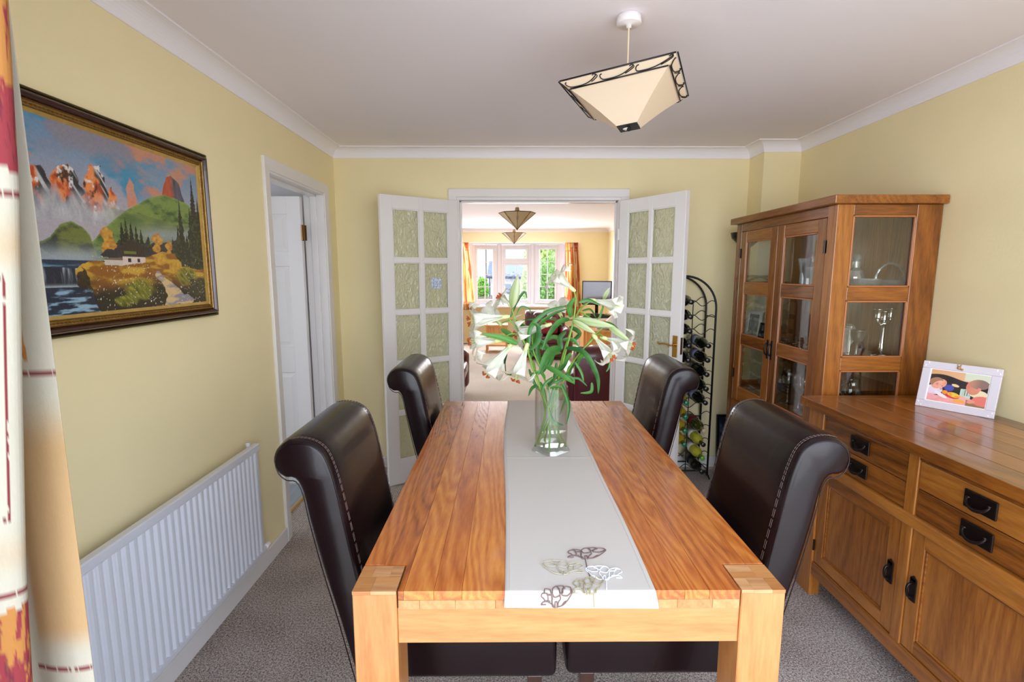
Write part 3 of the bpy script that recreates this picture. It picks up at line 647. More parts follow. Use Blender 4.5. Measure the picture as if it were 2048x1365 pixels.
EMB=[
 ('brown',[[(0.1463, 1.1599, 0.7775), (0.1523, 1.1659, 0.7775), (0.1651, 1.1675, 0.7775), (0.177, 1.1623, 0.7775), (0.1833, 1.1555, 0.7775)], [(0.1463, 1.1599, 0.7775), (0.162, 1.1602, 0.7775)], [(0.1566, 1.1753, 0.7775), (0.1498, 1.1806, 0.7775), (0.1528, 1.1877, 0.7775), (0.1586, 1.1921, 0.7775), (0.166, 1.1911, 0.7775), (0.1696, 1.1858, 0.7775), (0.1696, 1.1701, 0.7775)], [(0.1586, 1.1921, 0.7775), (0.1655, 1.1956, 0.7775), (0.1771, 1.1938, 0.7775), (0.184, 1.1892, 0.7775), (0.18, 1.184, 0.7775), (0.1664, 1.1858, 0.7775)], [(0.184, 1.1892, 0.7775), (0.1906, 1.1982, 0.7775), (0.1998, 1.2017, 0.7775), (0.2062, 1.1945, 0.7775), (0.2077, 1.1838, 0.7775), (0.1899, 1.1786, 0.7775), (0.185, 1.1892, 0.7775)], [(0.1998, 1.2017, 0.7775), (0.2152, 1.2034, 0.7775), (0.2234, 1.2006, 0.7775), (0.2107, 1.1891, 0.7775), (0.2068, 1.198, 0.7775)], [(0.2234, 1.2006, 0.7775), (0.2344, 1.2015, 0.7775), (0.2445, 1.1978, 0.7775), (0.2417, 1.1888, 0.7775), (0.2332, 1.1836, 0.7775), (0.2265, 1.1819, 0.7775), (0.2141, 1.1837, 0.7775), (0.2177, 1.1926, 0.7775), (0.2271, 1.197, 0.7775)], [(0.244, 1.1951, 0.7775), (0.2477, 1.1924, 0.7775), (0.2432, 1.1853, 0.7775), (0.2286, 1.1696, 0.7775), (0.2118, 1.1578, 0.7775), (0.1945, 1.1537, 0.7775)], [(0.1715, 1.184, 0.7775), (0.1821, 1.1839, 0.7775), (0.1807, 1.1665, 0.7775), (0.1845, 1.1563, 0.7775)], [(0.1835, 1.1787, 0.7775), (0.1803, 1.1563, 0.7775), (0.1902, 1.1529, 0.7775)], [(0.2074, 1.182, 0.7775), (0.2084, 1.175, 0.7775), (0.2007, 1.1664, 0.7775), (0.1967, 1.1545, 0.7775)], [(0.188, 1.1521, 0.7775), (0.1899, 1.1648, 0.7775), (0.1934, 1.1673, 0.7775), (0.1961, 1.1639, 0.7775), (0.1942, 1.152, 0.7775)], [(0.1566, 1.1753, 0.7775), (0.1611, 1.1693, 0.7775), (0.1757, 1.1683, 0.7775)], [(0.2262, 1.1679, 0.7775), (0.2196, 1.1663, 0.7775), (0.2097, 1.1578, 0.7775)], [(0.1893, 1.1526, 0.7775), (0.1884, 1.1307, 0.7775), (0.1874, 1.1082, 0.7775)], [(0.1877, 1.0945, 0.7775), (0.1897, 1.0817, 0.7775)]]),
 ('beige',[[(0.1755, 1.0955, 0.7775), (0.1711, 1.1023, 0.7775), (0.1584, 1.1043, 0.7775), (0.1448, 1.0986, 0.7775), (0.1364, 1.091, 0.7775)], [(0.1755, 1.0955, 0.7775), (0.1595, 1.096, 0.7775)], [(0.1694, 1.113, 0.7775), (0.1778, 1.1189, 0.7775), (0.1768, 1.1269, 0.7775), (0.172, 1.132, 0.7775), (0.1642, 1.131, 0.7775), (0.159, 1.125, 0.7775), (0.1545, 1.1072, 0.7775)], [(0.172, 1.132, 0.7775), (0.166, 1.1361, 0.7775), (0.1535, 1.1342, 0.7775), (0.1452, 1.1291, 0.7775), (0.1478, 1.1231, 0.7775), (0.1623, 1.125, 0.7775)], [(0.1452, 1.1291, 0.7775), (0.1409, 1.1394, 0.7775), (0.1324, 1.1435, 0.7775), (0.1238, 1.1354, 0.7775), (0.1193, 1.1233, 0.7775), (0.1362, 1.1172, 0.7775), (0.1441, 1.1291, 0.7775)], [(0.1324, 1.1435, 0.7775), (0.1171, 1.1457, 0.7775), (0.1079, 1.1427, 0.7775), (0.1177, 1.1293, 0.7775), (0.1242, 1.1395, 0.7775)], [(0.1079, 1.1427, 0.7775), (0.0968, 1.1438, 0.7775), (0.0854, 1.1397, 0.7775), (0.0858, 1.1295, 0.7775), (0.093, 1.1235, 0.7775), (0.0994, 1.1214, 0.7775), (0.1127, 1.1233, 0.7775), (0.1115, 1.1334, 0.7775), (0.1031, 1.1386, 0.7775)], [(0.0852, 1.1367, 0.7775), (0.0806, 1.1336, 0.7775), (0.0833, 1.1255, 0.7775), (0.094, 1.1077, 0.7775), (0.1079, 1.0941, 0.7775), (0.1245, 1.0892, 0.7775)], [(0.1565, 1.123, 0.7775), (0.1456, 1.1231, 0.7775), (0.1422, 1.1034, 0.7775), (0.1354, 1.092, 0.7775)], [(0.1427, 1.1171, 0.7775), (0.1397, 1.0919, 0.7775), (0.1286, 1.0882, 0.7775)], [(0.1191, 1.1213, 0.7775), (0.1162, 1.1134, 0.7775), (0.1217, 1.1036, 0.7775), (0.1225, 1.0902, 0.7775)], [(0.1307, 1.0873, 0.7775), (0.1322, 1.1016, 0.7775), (0.1293, 1.1045, 0.7775), (0.1257, 1.1006, 0.7775), (0.1243, 1.0873, 0.7775)], [(0.1694, 1.113, 0.7775), (0.163, 1.1062, 0.7775), (0.1478, 1.1053, 0.7775)], [(0.096, 1.1057, 0.7775), (0.1023, 1.1037, 0.7775), (0.11, 1.094, 0.7775)]]),
 ('white',[[(0.2628, 1.0736, 0.7775), (0.2596, 1.0802, 0.7775), (0.2488, 1.0821, 0.7775), (0.2364, 1.0766, 0.7775), (0.2284, 1.0693, 0.7775)], [(0.2628, 1.0736, 0.7775), (0.2489, 1.0741, 0.7775)], [(0.2591, 1.0905, 0.7775), (0.2669, 1.0962, 0.7775), (0.2668, 1.1039, 0.7775), (0.2631, 1.1088, 0.7775), (0.2561, 1.1079, 0.7775), (0.2511, 1.1021, 0.7775), (0.2456, 1.0849, 0.7775)], [(0.2631, 1.1088, 0.7775), (0.2581, 1.1128, 0.7775), (0.2472, 1.1109, 0.7775), (0.2395, 1.106, 0.7775), (0.2412, 1.1002, 0.7775), (0.2539, 1.1021, 0.7775)], [(0.2395, 1.106, 0.7775), (0.2366, 1.1159, 0.7775), (0.2296, 1.1199, 0.7775), (0.2214, 1.112, 0.7775), (0.2164, 1.1004, 0.7775), (0.2305, 1.0945, 0.7775), (0.2385, 1.106, 0.7775)], [(0.2296, 1.1199, 0.7775), (0.2165, 1.122, 0.7775), (0.2082, 1.119, 0.7775), (0.2156, 1.1062, 0.7775), (0.2222, 1.116, 0.7775)], [(0.2082, 1.119, 0.7775), (0.1987, 1.1201, 0.7775), (0.1884, 1.1162, 0.7775), (0.1878, 1.1064, 0.7775), (0.1936, 1.1005, 0.7775), (0.199, 1.0986, 0.7775), (0.2107, 1.1004, 0.7775), (0.2105, 1.1101, 0.7775), (0.2037, 1.1151, 0.7775)], [(0.188, 1.1132, 0.7775), (0.1837, 1.1103, 0.7775), (0.1853, 1.1025, 0.7775), (0.193, 1.0853, 0.7775), (0.2039, 1.0722, 0.7775), (0.2179, 1.0675, 0.7775)], [(0.2488, 1.1002, 0.7775), (0.2393, 1.1002, 0.7775), (0.2345, 1.0813, 0.7775), (0.2277, 1.0702, 0.7775)], [(0.2362, 1.0945, 0.7775), (0.2314, 1.0702, 0.7775), (0.2214, 1.0666, 0.7775)], [(0.2161, 1.0985, 0.7775), (0.2128, 1.0908, 0.7775), (0.2167, 1.0814, 0.7775), (0.2162, 1.0685, 0.7775)], [(0.2231, 1.0657, 0.7775), (0.2257, 1.0795, 0.7775), (0.2235, 1.0823, 0.7775), (0.22, 1.0786, 0.7775), (0.2175, 1.0657, 0.7775)], [(0.2591, 1.0905, 0.7775), (0.2529, 1.084, 0.7775), (0.2396, 1.0831, 0.7775)], [(0.1946, 1.0834, 0.7775), (0.1999, 1.0815, 0.7775), (0.2057, 1.0722, 0.7775)], [(0.2249, 1.0679, 0.7775), (0.2183, 1.0285, 0.7706), (0.2203, 1.0285, 0.7415)]]),
 ('olive',[[(0.1436, 1.028, 0.7775), (0.1482, 1.0349, 0.7775), (0.1574, 1.0368, 0.7775), (0.1654, 1.0308, 0.7775), (0.1703, 1.0285, 0.7737)], [(0.1436, 1.028, 0.7775), (0.1547, 1.0284, 0.7775)], [(0.1519, 1.0458, 0.7775), (0.1474, 1.0519, 0.7775), (0.15, 1.06, 0.7775), (0.1545, 1.0651, 0.7775), (0.1597, 1.0641, 0.7775), (0.1618, 1.0579, 0.7775), (0.1608, 1.0397, 0.7775)], [(0.1545, 1.0651, 0.7775), (0.1596, 1.0693, 0.7775), (0.1677, 1.0671, 0.7775), (0.1723, 1.0619, 0.7775), (0.1691, 1.0558, 0.7775), (0.1596, 1.0579, 0.7775)], [(0.1723, 1.0619, 0.7775), (0.1777, 1.0723, 0.7775), (0.1845, 1.0765, 0.7775), (0.1885, 1.068, 0.7775), (0.1887, 1.0556, 0.7775), (0.1757, 1.0496, 0.7775), (0.173, 1.0619, 0.7775)], [(0.1845, 1.0765, 0.7775), (0.1956, 1.0785, 0.7775), (0.2012, 1.0753, 0.7775), (0.1913, 1.0618, 0.7775), (0.1891, 1.0722, 0.7775)], [(0.2012, 1.0753, 0.7775), (0.209, 1.0763, 0.7775), (0.2159, 1.072, 0.7775), (0.2133, 1.0616, 0.7775), (0.2068, 1.0555, 0.7775), (0.2019, 1.0535, 0.7775), (0.1933, 1.0556, 0.7775), (0.1965, 1.0659, 0.7775), (0.2035, 1.0711, 0.7775)], [(0.2154, 1.0689, 0.7775), (0.2178, 1.0657, 0.7775), (0.214, 1.0575, 0.7775), (0.2025, 1.0394, 0.7775), (0.1902, 1.0285, 0.7756), (0.1785, 1.0285, 0.7723)], [(0.1631, 1.0558, 0.7775), (0.1706, 1.0558, 0.7775), (0.1684, 1.0357, 0.7775), (0.1711, 1.0285, 0.7744)], [(0.1712, 1.0497, 0.7775), (0.1681, 1.0285, 0.7744), (0.1755, 1.0285, 0.7717)], [(0.1884, 1.0536, 0.7775), (0.1886, 1.0455, 0.7775), (0.1825, 1.0356, 0.7775), (0.1799, 1.0285, 0.773)], [(0.1741, 1.0285, 0.771), (0.1747, 1.0337, 0.7775), (0.1774, 1.0366, 0.7775), (0.179, 1.0327, 0.7775), (0.1785, 1.0285, 0.771)], [(0.1519, 1.0458, 0.7775), (0.1547, 1.0388, 0.7775), (0.165, 1.0377, 0.7775)], [(0.2006, 1.0375, 0.7775), (0.1958, 1.0355, 0.7775), (0.1887, 1.0285, 0.7756)], [(0.1878, 1.0285, 0.7724), (0.1892, 1.0285, 0.7574), (0.1903, 1.0285, 0.7416)]]),
 ('brown',[[(0.0716, 1.0285, 0.7483), (0.0754, 1.0285, 0.7541), (0.0845, 1.0285, 0.7557), (0.0937, 1.0285, 0.7507), (0.0991, 1.0285, 0.7441)], [(0.0716, 1.0285, 0.7483), (0.083, 1.0285, 0.7486)], [(0.0776, 1.0285, 0.7631), (0.0722, 1.0285, 0.7681), (0.0737, 1.0285, 0.7747), (0.0776, 1.0303, 0.7775), (0.0828, 1.0291, 0.7775), (0.0859, 1.0285, 0.773), (0.0875, 1.0285, 0.7581)], [(0.0776, 1.0303, 0.7775), (0.0825, 1.0351, 0.7775), (0.0907, 1.0326, 0.7775), (0.0957, 1.0285, 0.7762), (0.0935, 1.0285, 0.7713), (0.0836, 1.0285, 0.773)], [(0.0957, 1.0285, 0.7762), (0.1004, 1.0386, 0.7775), (0.107, 1.0434, 0.7775), (0.1115, 1.0337, 0.7775), (0.1133, 1.0285, 0.7712), (0.1012, 1.0285, 0.7663), (0.0965, 1.0285, 0.7762)], [(0.107, 1.0434, 0.7775), (0.1181, 1.0458, 0.7775), (0.1239, 1.0421, 0.7775), (0.1148, 1.0285, 0.7761), (0.112, 1.0385, 0.7775)], [(0.1239, 1.0421, 0.7775), (0.1317, 1.0433, 0.7775), (0.1388, 1.0383, 0.7775), (0.1369, 1.0285, 0.776), (0.1316, 1.0285, 0.7711), (0.1271, 1.0285, 0.7695), (0.1179, 1.0285, 0.7712), (0.1196, 1.0312, 0.7775), (0.1264, 1.0372, 0.7775)], [(0.1384, 1.0347, 0.7775), (0.141, 1.0311, 0.7775), (0.1385, 1.0285, 0.7727), (0.1303, 1.0285, 0.7579), (0.1198, 1.0285, 0.7464), (0.1076, 1.0285, 0.7424)], [(0.0874, 1.0285, 0.7713), (0.095, 1.0285, 0.7713), (0.096, 1.0285, 0.7548), (0.0999, 1.0285, 0.7449)], [(0.0966, 1.0285, 0.7663), (0.0968, 1.0285, 0.7449), (0.1045, 1.0285, 0.7415)], [(0.1133, 1.0285, 0.7695), (0.115, 1.0285, 0.7629), (0.1105, 1.0285, 0.7547), (0.1091, 1.0285, 0.7432)], [(0.103, 1.0285, 0.7407), (0.1029, 1.0285, 0.7531), (0.1051, 1.0285, 0.7556), (0.1075, 1.0285, 0.7523), (0.1076, 1.0285, 0.7407)], [(0.0776, 1.0285, 0.7631), (0.0814, 1.0285, 0.7573), (0.0921, 1.0285, 0.7565)], [(0.1288, 1.0285, 0.7563), (0.1242, 1.0285, 0.7547), (0.1182, 1.0285, 0.7464)]]),
]

# ================================================================== DINING TABLE
TX0, TX1, TY0, TY1, TZ = -.351, .623, 1.035, 2.700, .775
tb = thing('dining_table', 'solid oak dining table with square corner legs and planked top', 'table', (.136, 1.868, 0), world=True)
LG = .099
def blk(x0, x1, y0, y1, z0, z1, m, name, bev=.0012, **k):
    return MB().box(x0, x1, y0, y1, z0, z1).build(name, m, tb, bevel=bev, seg=1, **k)
for ix, (x0, x1) in enumerate(((TX0, TX0+LG), (TX1-LG, TX1))):
    for iy, (y0, y1) in enumerate(((TY0, TY0+LG), (TY1-LG, TY1))):
        lg = blk(x0, x1, y0, y1, 0, TZ-.008, OAK_Z, 'leg', .002)
        cuts = [(0, .42, 0, .55), (.42, 1, 0, .3), (0, .3, .55, 1), (.3, .72, .55, 1), (.42, 1, .3, .55), (.72, 1, .55, 1)]
        if ix ^ iy: cuts = [(1-b, 1-a, 1-d, 1-c) for a, b, c, d in cuts]
        for q, (a, b, c, d) in enumerate(cuts):
            MB().box(x0+LG*a, x0+LG*b-.0003, y0+LG*c, y0+LG*d-.0003, TZ-.008, TZ).build('end_block', OAK_END if q % 2 else OAK_X, lg)
G = .004
xs_top = [TX0, -.302, -.236, -.168, -.105, -.006, .082, .176, .262, .322, .396, .452, .524, .580, TX1]
def slab(xs, z0, z1, mat, nm):
    for i in range(len(xs)-1):
        x0, x1 = xs[i], xs[i+1]
        y0, y1 = TY0, TY1
        segs = [(x0, x1)]
        for (a, b) in segs:
            # boards that meet the notch round a corner leg are cut short
            if b <= TX0+LG+G+1e-6 or a >= TX1-LG-G-1e-6: blk(a, b-.0004, TY0+LG+G, TY1-LG-G, z0, z1, mat, nm, .0006)
            elif a < TX0+LG+G < b:
                MB().prism([(a, TY0+LG+G), (TX0+LG+G, TY0+LG+G), (TX0+LG+G, TY0), (b-.0004, TY0), (b-.0004, TY1), (TX0+LG+G, TY1), (TX0+LG+G, TY1-LG-G), (a, TY1-LG-G)], z0, z1, 'z').build(nm, mat, tb)
            elif a < TX1-LG-G < b:
                q = TX1-LG-G
                MB().prism([(a, TY0), (q, TY0), (q, TY0+LG+G), (b-.0004, TY0+LG+G), (b-.0004, TY1-LG-G), (q, TY1-LG-G), (q, TY1), (a, TY1)], z0, z1, 'z').build(nm, mat, tb)
            else: blk(a, b-.0004, y0, y1, z0, z1, mat, nm, .0006)
slab(xs_top, TZ-.022, TZ, OAK_Y, 'plank')
OAK_YL = wood('table_oak_underlayer', S(130, 78, 40), S(176, 118, 68), S(200, 148, 96), 'y', .36, .2, .8, 1.0, 14.0)
slab([TX0, -.200, -.120, -.03, .05, .13, .21, .30, .38, .46, .55, TX1], TZ-.044, TZ-.0225, OAK_YL, 'lower_board')
blk(TX0+LG, TX1-LG, TY0+.006, TY0+.036, TZ-.132, TZ-.0445, OAK_X, 'apron')
blk(TX0+LG, TX1-LG, TY1-.036, TY1-.006, TZ-.132, TZ-.0445, OAK_X, 'apron')
blk(TX0+.006, TX0+.036, TY0+LG, TY1-LG, TZ-.132, TZ-.0445, OAK_YL, 'apron')
blk(TX1-.036, TX1-.006, TY0+LG, TY1-LG, TZ-.132, TZ-.0445, OAK_YL, 'apron')

# table runner with embroidered flowers
m, nt, b = newmat('cream_linen'); L = nt.links; tc = N(nt, 'TexCoord')
b.inputs['Base Color'].default_value = (*S(196, 187, 177), 1); b.inputs['Roughness'].default_value = .85; b.inputs['Sheen Weight'].default_value = .2
w1 = N(nt, 'TexWave', Scale=420.0, Distortion=.6); w1.bands_direction = 'X'; w2 = N(nt, 'TexWave', Scale=420.0, Distortion=.6); w2.bands_direction = 'Y'
ad = N(nt, 'Math', operation='ADD'); nn = N(nt, 'TexNoise', Scale=40.0, Detail=3.0)
for q in (w1, w2, nn): L.new(tc.outputs['Object'], q.inputs['Vector'])
L.new(w1.outputs['Fac'], ad.inputs[0]); L.new(w2.outputs['Fac'], ad.inputs[1]); a3 = N(nt, 'Math', operation='ADD'); L.new(ad.outputs[0], a3.inputs[0]); L.new(nn.outputs['Fac'], a3.inputs[1])
bp = N(nt, 'Bump', Strength=.35, Distance=.0006); L.new(a3.outputs[0], bp.inputs['Height']); L.new(bp.outputs[0], b.inputs['Normal'])
LINEN = m
rn = thing('table_runner', 'cream linen runner embroidered with flowers, lying along the oak table', 'runner', (.16, 1.87, TZ), world=True)
def runner(u, v):
    y = TY0-.006+(TY1+.012-TY0)*v
    xl = -.012+.004*np.sin(v*5+1)-.006*np.exp(-((v-.55)/.2)**2)+.010*sm(.75, 1, v)
    xr = .328+.004*np.sin(v*7)-.004*np.exp(-((v-.35)/.15)**2)+.012*sm(.8, 1, v)
    x = xl+(xr-xl)*u
    z = TZ+.0014+.0010*fbm(u*6, v*22, 3)+.0022*np.exp(-((v-.485)/.004)**2)*(.6+.4*np.sin(u*3))
    return x, y, z
def rpos(u, v):
    # v<0.03: overhang at the near end ; v>.97: overhang at the far end
    o0 = np.clip((.03-v)/.03, 0, 1); o1 = np.clip((v-.97)/.03, 0, 1)
    vv = np.clip((v-.03)/.94, 0, 1)
    x, y, z = runner(u, vv)
    drop = .036*o0+.045*o1
    z = z-drop-(o0 > 0)*.0; y = y-.003*np.sin(o0*PI/2)+.004*np.sin(o1*PI/2)
    x = x+.010*o0*(u-.2)
    z = z+o0*.004*(u)*-1
    return np.stack([x, y, z], -1)
LC = S(216, 207, 198)
ro = painted('cloth', 40, 360, lambda u, v: mixc(LC, LC, u*0), rpos, LINEN, rn)
sd = ro.modifiers.new('s', 'SOLIDIFY'); sd.thickness = .0010; sd.offset = 1
hm = MB()
for e in (.03, .97):
    hm.tube([tuple(p+np.array([0, 0, .0012])) for p in rpos(np.full(120, e), np.linspace(.035, .965, 120))], .0007, 5)
hm.build('hem_stitching', plain('hem_thread', S(196, 186, 176), .8), rn)
THR = {'brown': plain('brown_thread', S(112, 84, 80), .6), 'beige': plain('beige_thread', S(178, 168, 142), .6), 'white': plain('white_thread', S(226, 228, 236), .5), 'olive': plain('olive_thread', S(158, 146, 112), .6)}
for c, lines in EMB:
    mb = MB()
    for pl in lines:
        q = []
        for (x, y, z) in spline(pl, 4):
            if y > 1.0315:
                q.append((x, y, TZ+.0052))
            else:
                q.append((x, 1.0232, min(z+.001, TZ+.002)))
        if len(q) > 1: mb.tube(q, .0012, 5)
    mb.build('embroidered_flower', THR[c], rn, label={'brown': 'dark brown embroidered flower outline', 'beige': 'pale beige embroidered flower outline', 'white': 'white embroidered flower and stalk', 'olive': 'olive embroidered flower outline'}[c])

# ================================================================== CHAIRS
def chair(SF=.275):
    t = thing('dining_chair', '', 'chair', (0, 0, 0), 0, 'brown leather scroll-back dining chairs')
    out = [(-.30,.30),(-.345,.50),(-.385,.66),(-.415,.80),(-.430,.885),(-.448,.922),(-.474,.926),(-.496,.944),(-.505,.975),(-.496,1.005),(-.470,1.026),(-.435,1.032),(-.396,1.024),(-.366,1.000),(-.347,.955),(-.333,.90),(-.312,.79),(-.288,.66),(-.262,.52),(-.245,.44),(-.24,.30)]
    W = .222
    P = spline([(x, 0, z) for x, z in out], 3)
    m = MB(); ny = 12; n = len(P); cx = sum(p.x for p in P)/n
    vs = []
    ysec = [-W, -W+.004, -W+.016]+[-W+.05+(2*W-.1)*k/6 for k in range(7)]+[W-.016, W-.004, W]
    ins = [.012, .004, 0]+[-.004]*7+[0, .004, .012]
    for y, q in zip(ysec, ins):
        for i, p in enumerate(P):
            a = P[i-1]; b = P[(i+1) % n]; d = (b-a); nr = Vector((d.z, 0, -d.x)).normalized() if d.length else Vector()
            vs.append((p.x+nr.x*q, y, p.z+nr.z*q))
    fs = []
    for j in range(len(ysec)-1):
        for i in range(n): fs.append((j*n+i, j*n+(i+1) % n, (j+1)*n+(i+1) % n, (j+1)*n+i))
    fs += [tuple(range(n)), tuple(range(len(ysec)*n-1, (len(ysec)-1)*n-1, -1))]
    m.add(vs, fs); m.build('backrest', LEATHER, t, smooth=True)
    # seams: double stitched line down each edge of the front face, and a welt round each end panel
    fr = [p for p in P if p.x > -.46 and p.z > .46 and (p.x-p.z*0) > -.9]
    front = spline([(x, 0, z) for x, z in out[10:20]], 4)
    for s in (-1, 1):
        mb = MB()
        for off in (.020, .027):
            for k in range(0, len(front)-1):
                a, b = front[k], front[k+1]; d = (b-a); nr = Vector((d.z, 0, -d.x)).normalized()
                if nr.x*1+nr.z*.3 < 0: nr = -nr
                q0 = a.lerp(b, .12)+nr*.0032; q1 = a.lerp(b, .88)+nr*.0032
                mb.tube([(q0.x, s*(W-off), q0.z), (q1.x, s*(W-off), q1.z)], .0009, 4)
        mb.build('stitched_seam', LEATHERS, t)
        MB().tube([(p.x, s*(W-.0005), p.z) for p in [Vector(((q.x-cx)*.93+cx, 0, (q.z-.7)*.985+.698)) for q in P]], .0016, 5, closed=True).build('welt', LEATHER, t, smooth=True)
    st = MB().box(-.265, SF, -.225, .225, .315, .485)
    st.build('seat', LEATHER, t, bevel=.022, seg=4, smooth=True)
    MB().tube([(-.22, -.218, .462), (SF-.007, -.218, .462), (SF-.007, .218, .462), (-.22, .218, .462)], .003, 6, closed=True).build('seat_welt', LEATHER, t)
    LEGM = wood('dark_chair_leg', S(30, 16, 12), S(46, 26, 18), S(62, 36, 24), 'z', .3, .3)
    for sy in (-1, 1):
        y = sy*.195
        MB().hexa([(.195, y-.015, 0), (.225, y-.015, 0), (.225, y+.015, 0), (.195, y+.015, 0)], [(.190, y-.022, .32), (.232, y-.022, .32), (.232, y+.022, .32), (.190, y+.022, .32)]).build('leg', LEGM, t, bevel=.002)
        MB().hexa([(-.33, y-.014, 0), (-.30, y-.014, 0), (-.30, y+.014, 0), (-.33, y+.014, 0)], [(-.285, y-.02, .32), (-.245, y-.02, .32), (-.245, y+.02, .32), (-.285, y+.02, .32)]).build('leg', LEGM, t, bevel=.002)
    return t
ch = chair()
ch.location = (-.136, 1.525, 0); ch['label'] = 'dark brown leather scroll-back chair beside the radiator, near end of the table'
ch2 = chair(.228); ch2.location = (-.072, 2.535, 0); ch2['label'] = ('dark brown leather scroll-back chair in front of the french door with the sticker')
dup(ch, (.440, 1.535, 0), PI, 'dark brown leather scroll-back chair beside the sideboard, near end of the table')
dup(ch2, (.402, 2.530, 0), PI, 'dark brown leather scroll-back chair nearest the wine rack')

# ================================================================== SIDEBOARD
SX, SY0, SY1, SZ = 1.360, 1.020, 2.268, .913
sb = thing('sideboard', 'long rustic oak sideboard with iron handles along the right wall', 'sideboard', (1.66, 1.64, 0), world=True)
def sp(name, m, *b, bev=.003, parent=None, **k):
    mb = MB()
    for q in b: mb.box(*q)
    return mb.build(name, m, parent or sb, bevel=bev, **k)
XB = R_-.004
xs = [SX, 1.468, 1.57, 1.672, 1.775, 1.868, XB]
for i in range(6): sp('plank', RUS_Y, (xs[i], xs[i+1]-.0006, SY0, SY1-.055, SZ-.038, SZ), bev=.0015)
sp('plank', RUS_X, (SX, XB, SY1-.0545, SY1, SZ-.038, SZ), bev=.002, label='cross plank closing the end of the top')
X1 = SX+.032; YA, YB = SY0+.03, SY1-.032
post = [(YB-.105, YB), (1.617, 1.662), (YA, YA+.105)]
for (a, b), z0 in zip(post, (0, .11, 0)):
    sp('corner_post' if z0 == 0 else 'centre_post', RUS_Z, (X1-(.004 if z0 == 0 else 0), X1+.045, a, b, z0, SZ-.038))
for a, b in ((YB-.05, YB), (YA, YA+.05)): sp('leg', RUS_Z, (XB-.06, XB-.01, a, b, 0, SZ-.04))
sp('top_rail', RUS_Y, (X1+.002, X1+.03, YA+.105, YB-.105, .850, .875))
sp('middle_rail', RUS_Y, (X1-.012, X1+.03, YA+.0, YB, .612, .655), bev=.006)
sp('bottom_rail', RUS_Y, (X1-.0015, X1+.03, YA+.1, YB-.1, .105, .168), bev=.004)
sp('side_panel', RUS_Z, (X1+.045, XB-.01, YB-.03, YB-.012, .11, .875)); sp('side_panel', RUS_Z, (X1+.045, XB-.01, YA+.012, YA+.03, .11, .875))
sp('back_panel', RUS_Z, (XB-.012, XB, YA, YB, .11, .875)); sp('bottom_board', RUS_Y, (X1+.03, XB-.012, YA+.03, YB-.03, .112, .13))
def drawer_handle(y, z, parent):
    x = X1-.004
    m = MB().box(x-.003, x+.004, y-.052, y+.052, z-.028, z+.028)
    m.build('handle_plate', BRONZE, parent, bevel=.003)
    r = []
    for k in range(21):
        a = PI+PI*k/20; r.append((x-.006-.012*abs(math.sin(a)), y+.036*math.cos(a), z+.008+.026*math.sin(a)))
    MB().tube([(x-.002, y-.030, z+.008)]+[r[0]], .004, 6).tube(r, [.0035+.0022*math.sin(PI*k/20) for k in range(21)], 8).tube([r[-1], (x-.002, y+.030, z+.008)], .004, 6)\
        .lathe([(.0, -.004), (.008, 0), (.0, .006)], (x-.006, y-.033, z+.008), 8).lathe([(.0, -.004), (.008, 0), (.0, .006)], (x-.006, y+.033, z+.008), 8).build('bail', BRONZE, parent, smooth=True)
BAY = [(1.664, YB-.107), (YA+.107, 1.615)]
for a, b in BAY:
    for z0, z1 in ((.7535, .8485), (.6575, .7505)):
        d = sp('drawer', RUS_Y, (X1+.004, X1+.022, a+.002, b-.002, z0, z1), bev=.002)
        drawer_handle((a+b)/2, (z0+z1)/2+.004, d)
for i, (a, b) in enumerate(BAY):
    z0, z1 = .171, .609; s = .052; a += .002; b -= .002
    d = sp('door', RUS_Z, (X1+.004, X1+.024, a, a+s, z0, z1), bev=.002); sp('stile', RUS_Z, (X1+.004, X1+.024, b-s, b, z0, z1), bev=.002, parent=d)
    sp('door_rail', RUS_Y, (X1+.004, X1+.024, a+s, b-s, z0, z0+s-.004), bev=.002, parent=d); sp('door_rail', RUS_Y, (X1+.004, X1+.024, a+s, b-s, z1-s, z1), bev=.002, parent=d)
    sp('door_panel', RUS_Z, (X1+.013, X1+.019, a+s-.004, b-s+.004, z0+s-.006, z1-s+.004), bev=0, parent=d)
    q = MB()
    y0, y1, c0, c1 = a+s, b-s, z0+s-.004, z1-s
    for t in ((y0, y1, c0, c0+.008), (y0, y1, c1-.008, c1), (y0, y0+.008, c0, c1), (y1-.008, y1, c0, c1)): q.box(X1+.008, X1+.014, *t)
    q.build('bead', RUS_Y, d, bevel=.0025)
    hy = a+s/2 if i == 0 else b-s/2; hz = .395
    x = X1+.001
    MB().box(x-.001, x+.004, hy-.014, hy+.014, hz-.042, hz+.042).prism([(hy-.010, hz+.03), (hy+.010, hz+.03), (hy+.014, hz+.042), (hy, hz+.052), (hy-.014, hz+.042)], x-.001, x+.004, 'x').build('handle_plate', BRONZE, d, bevel=.002)
    MB().tube(spline([(x-.002, hy, hz+.024), (x-.014, hy, hz+.022), (x-.020, hy, hz+.006), (x-.016, hy, hz-.018), (x-.006, hy, hz-.026)], 4), [.004]*2+[.0045]*13+[.006]*2, 8).build('drop_pull', BRONZE, d, smooth=True)
    yy = b if i == 0 else a
    for z in (.25, .53): MB().tube([(X1-.001, yy, z-.025), (X1-.001, yy, z+.025)], .004, 6).build('hinge', BRONZE, d)

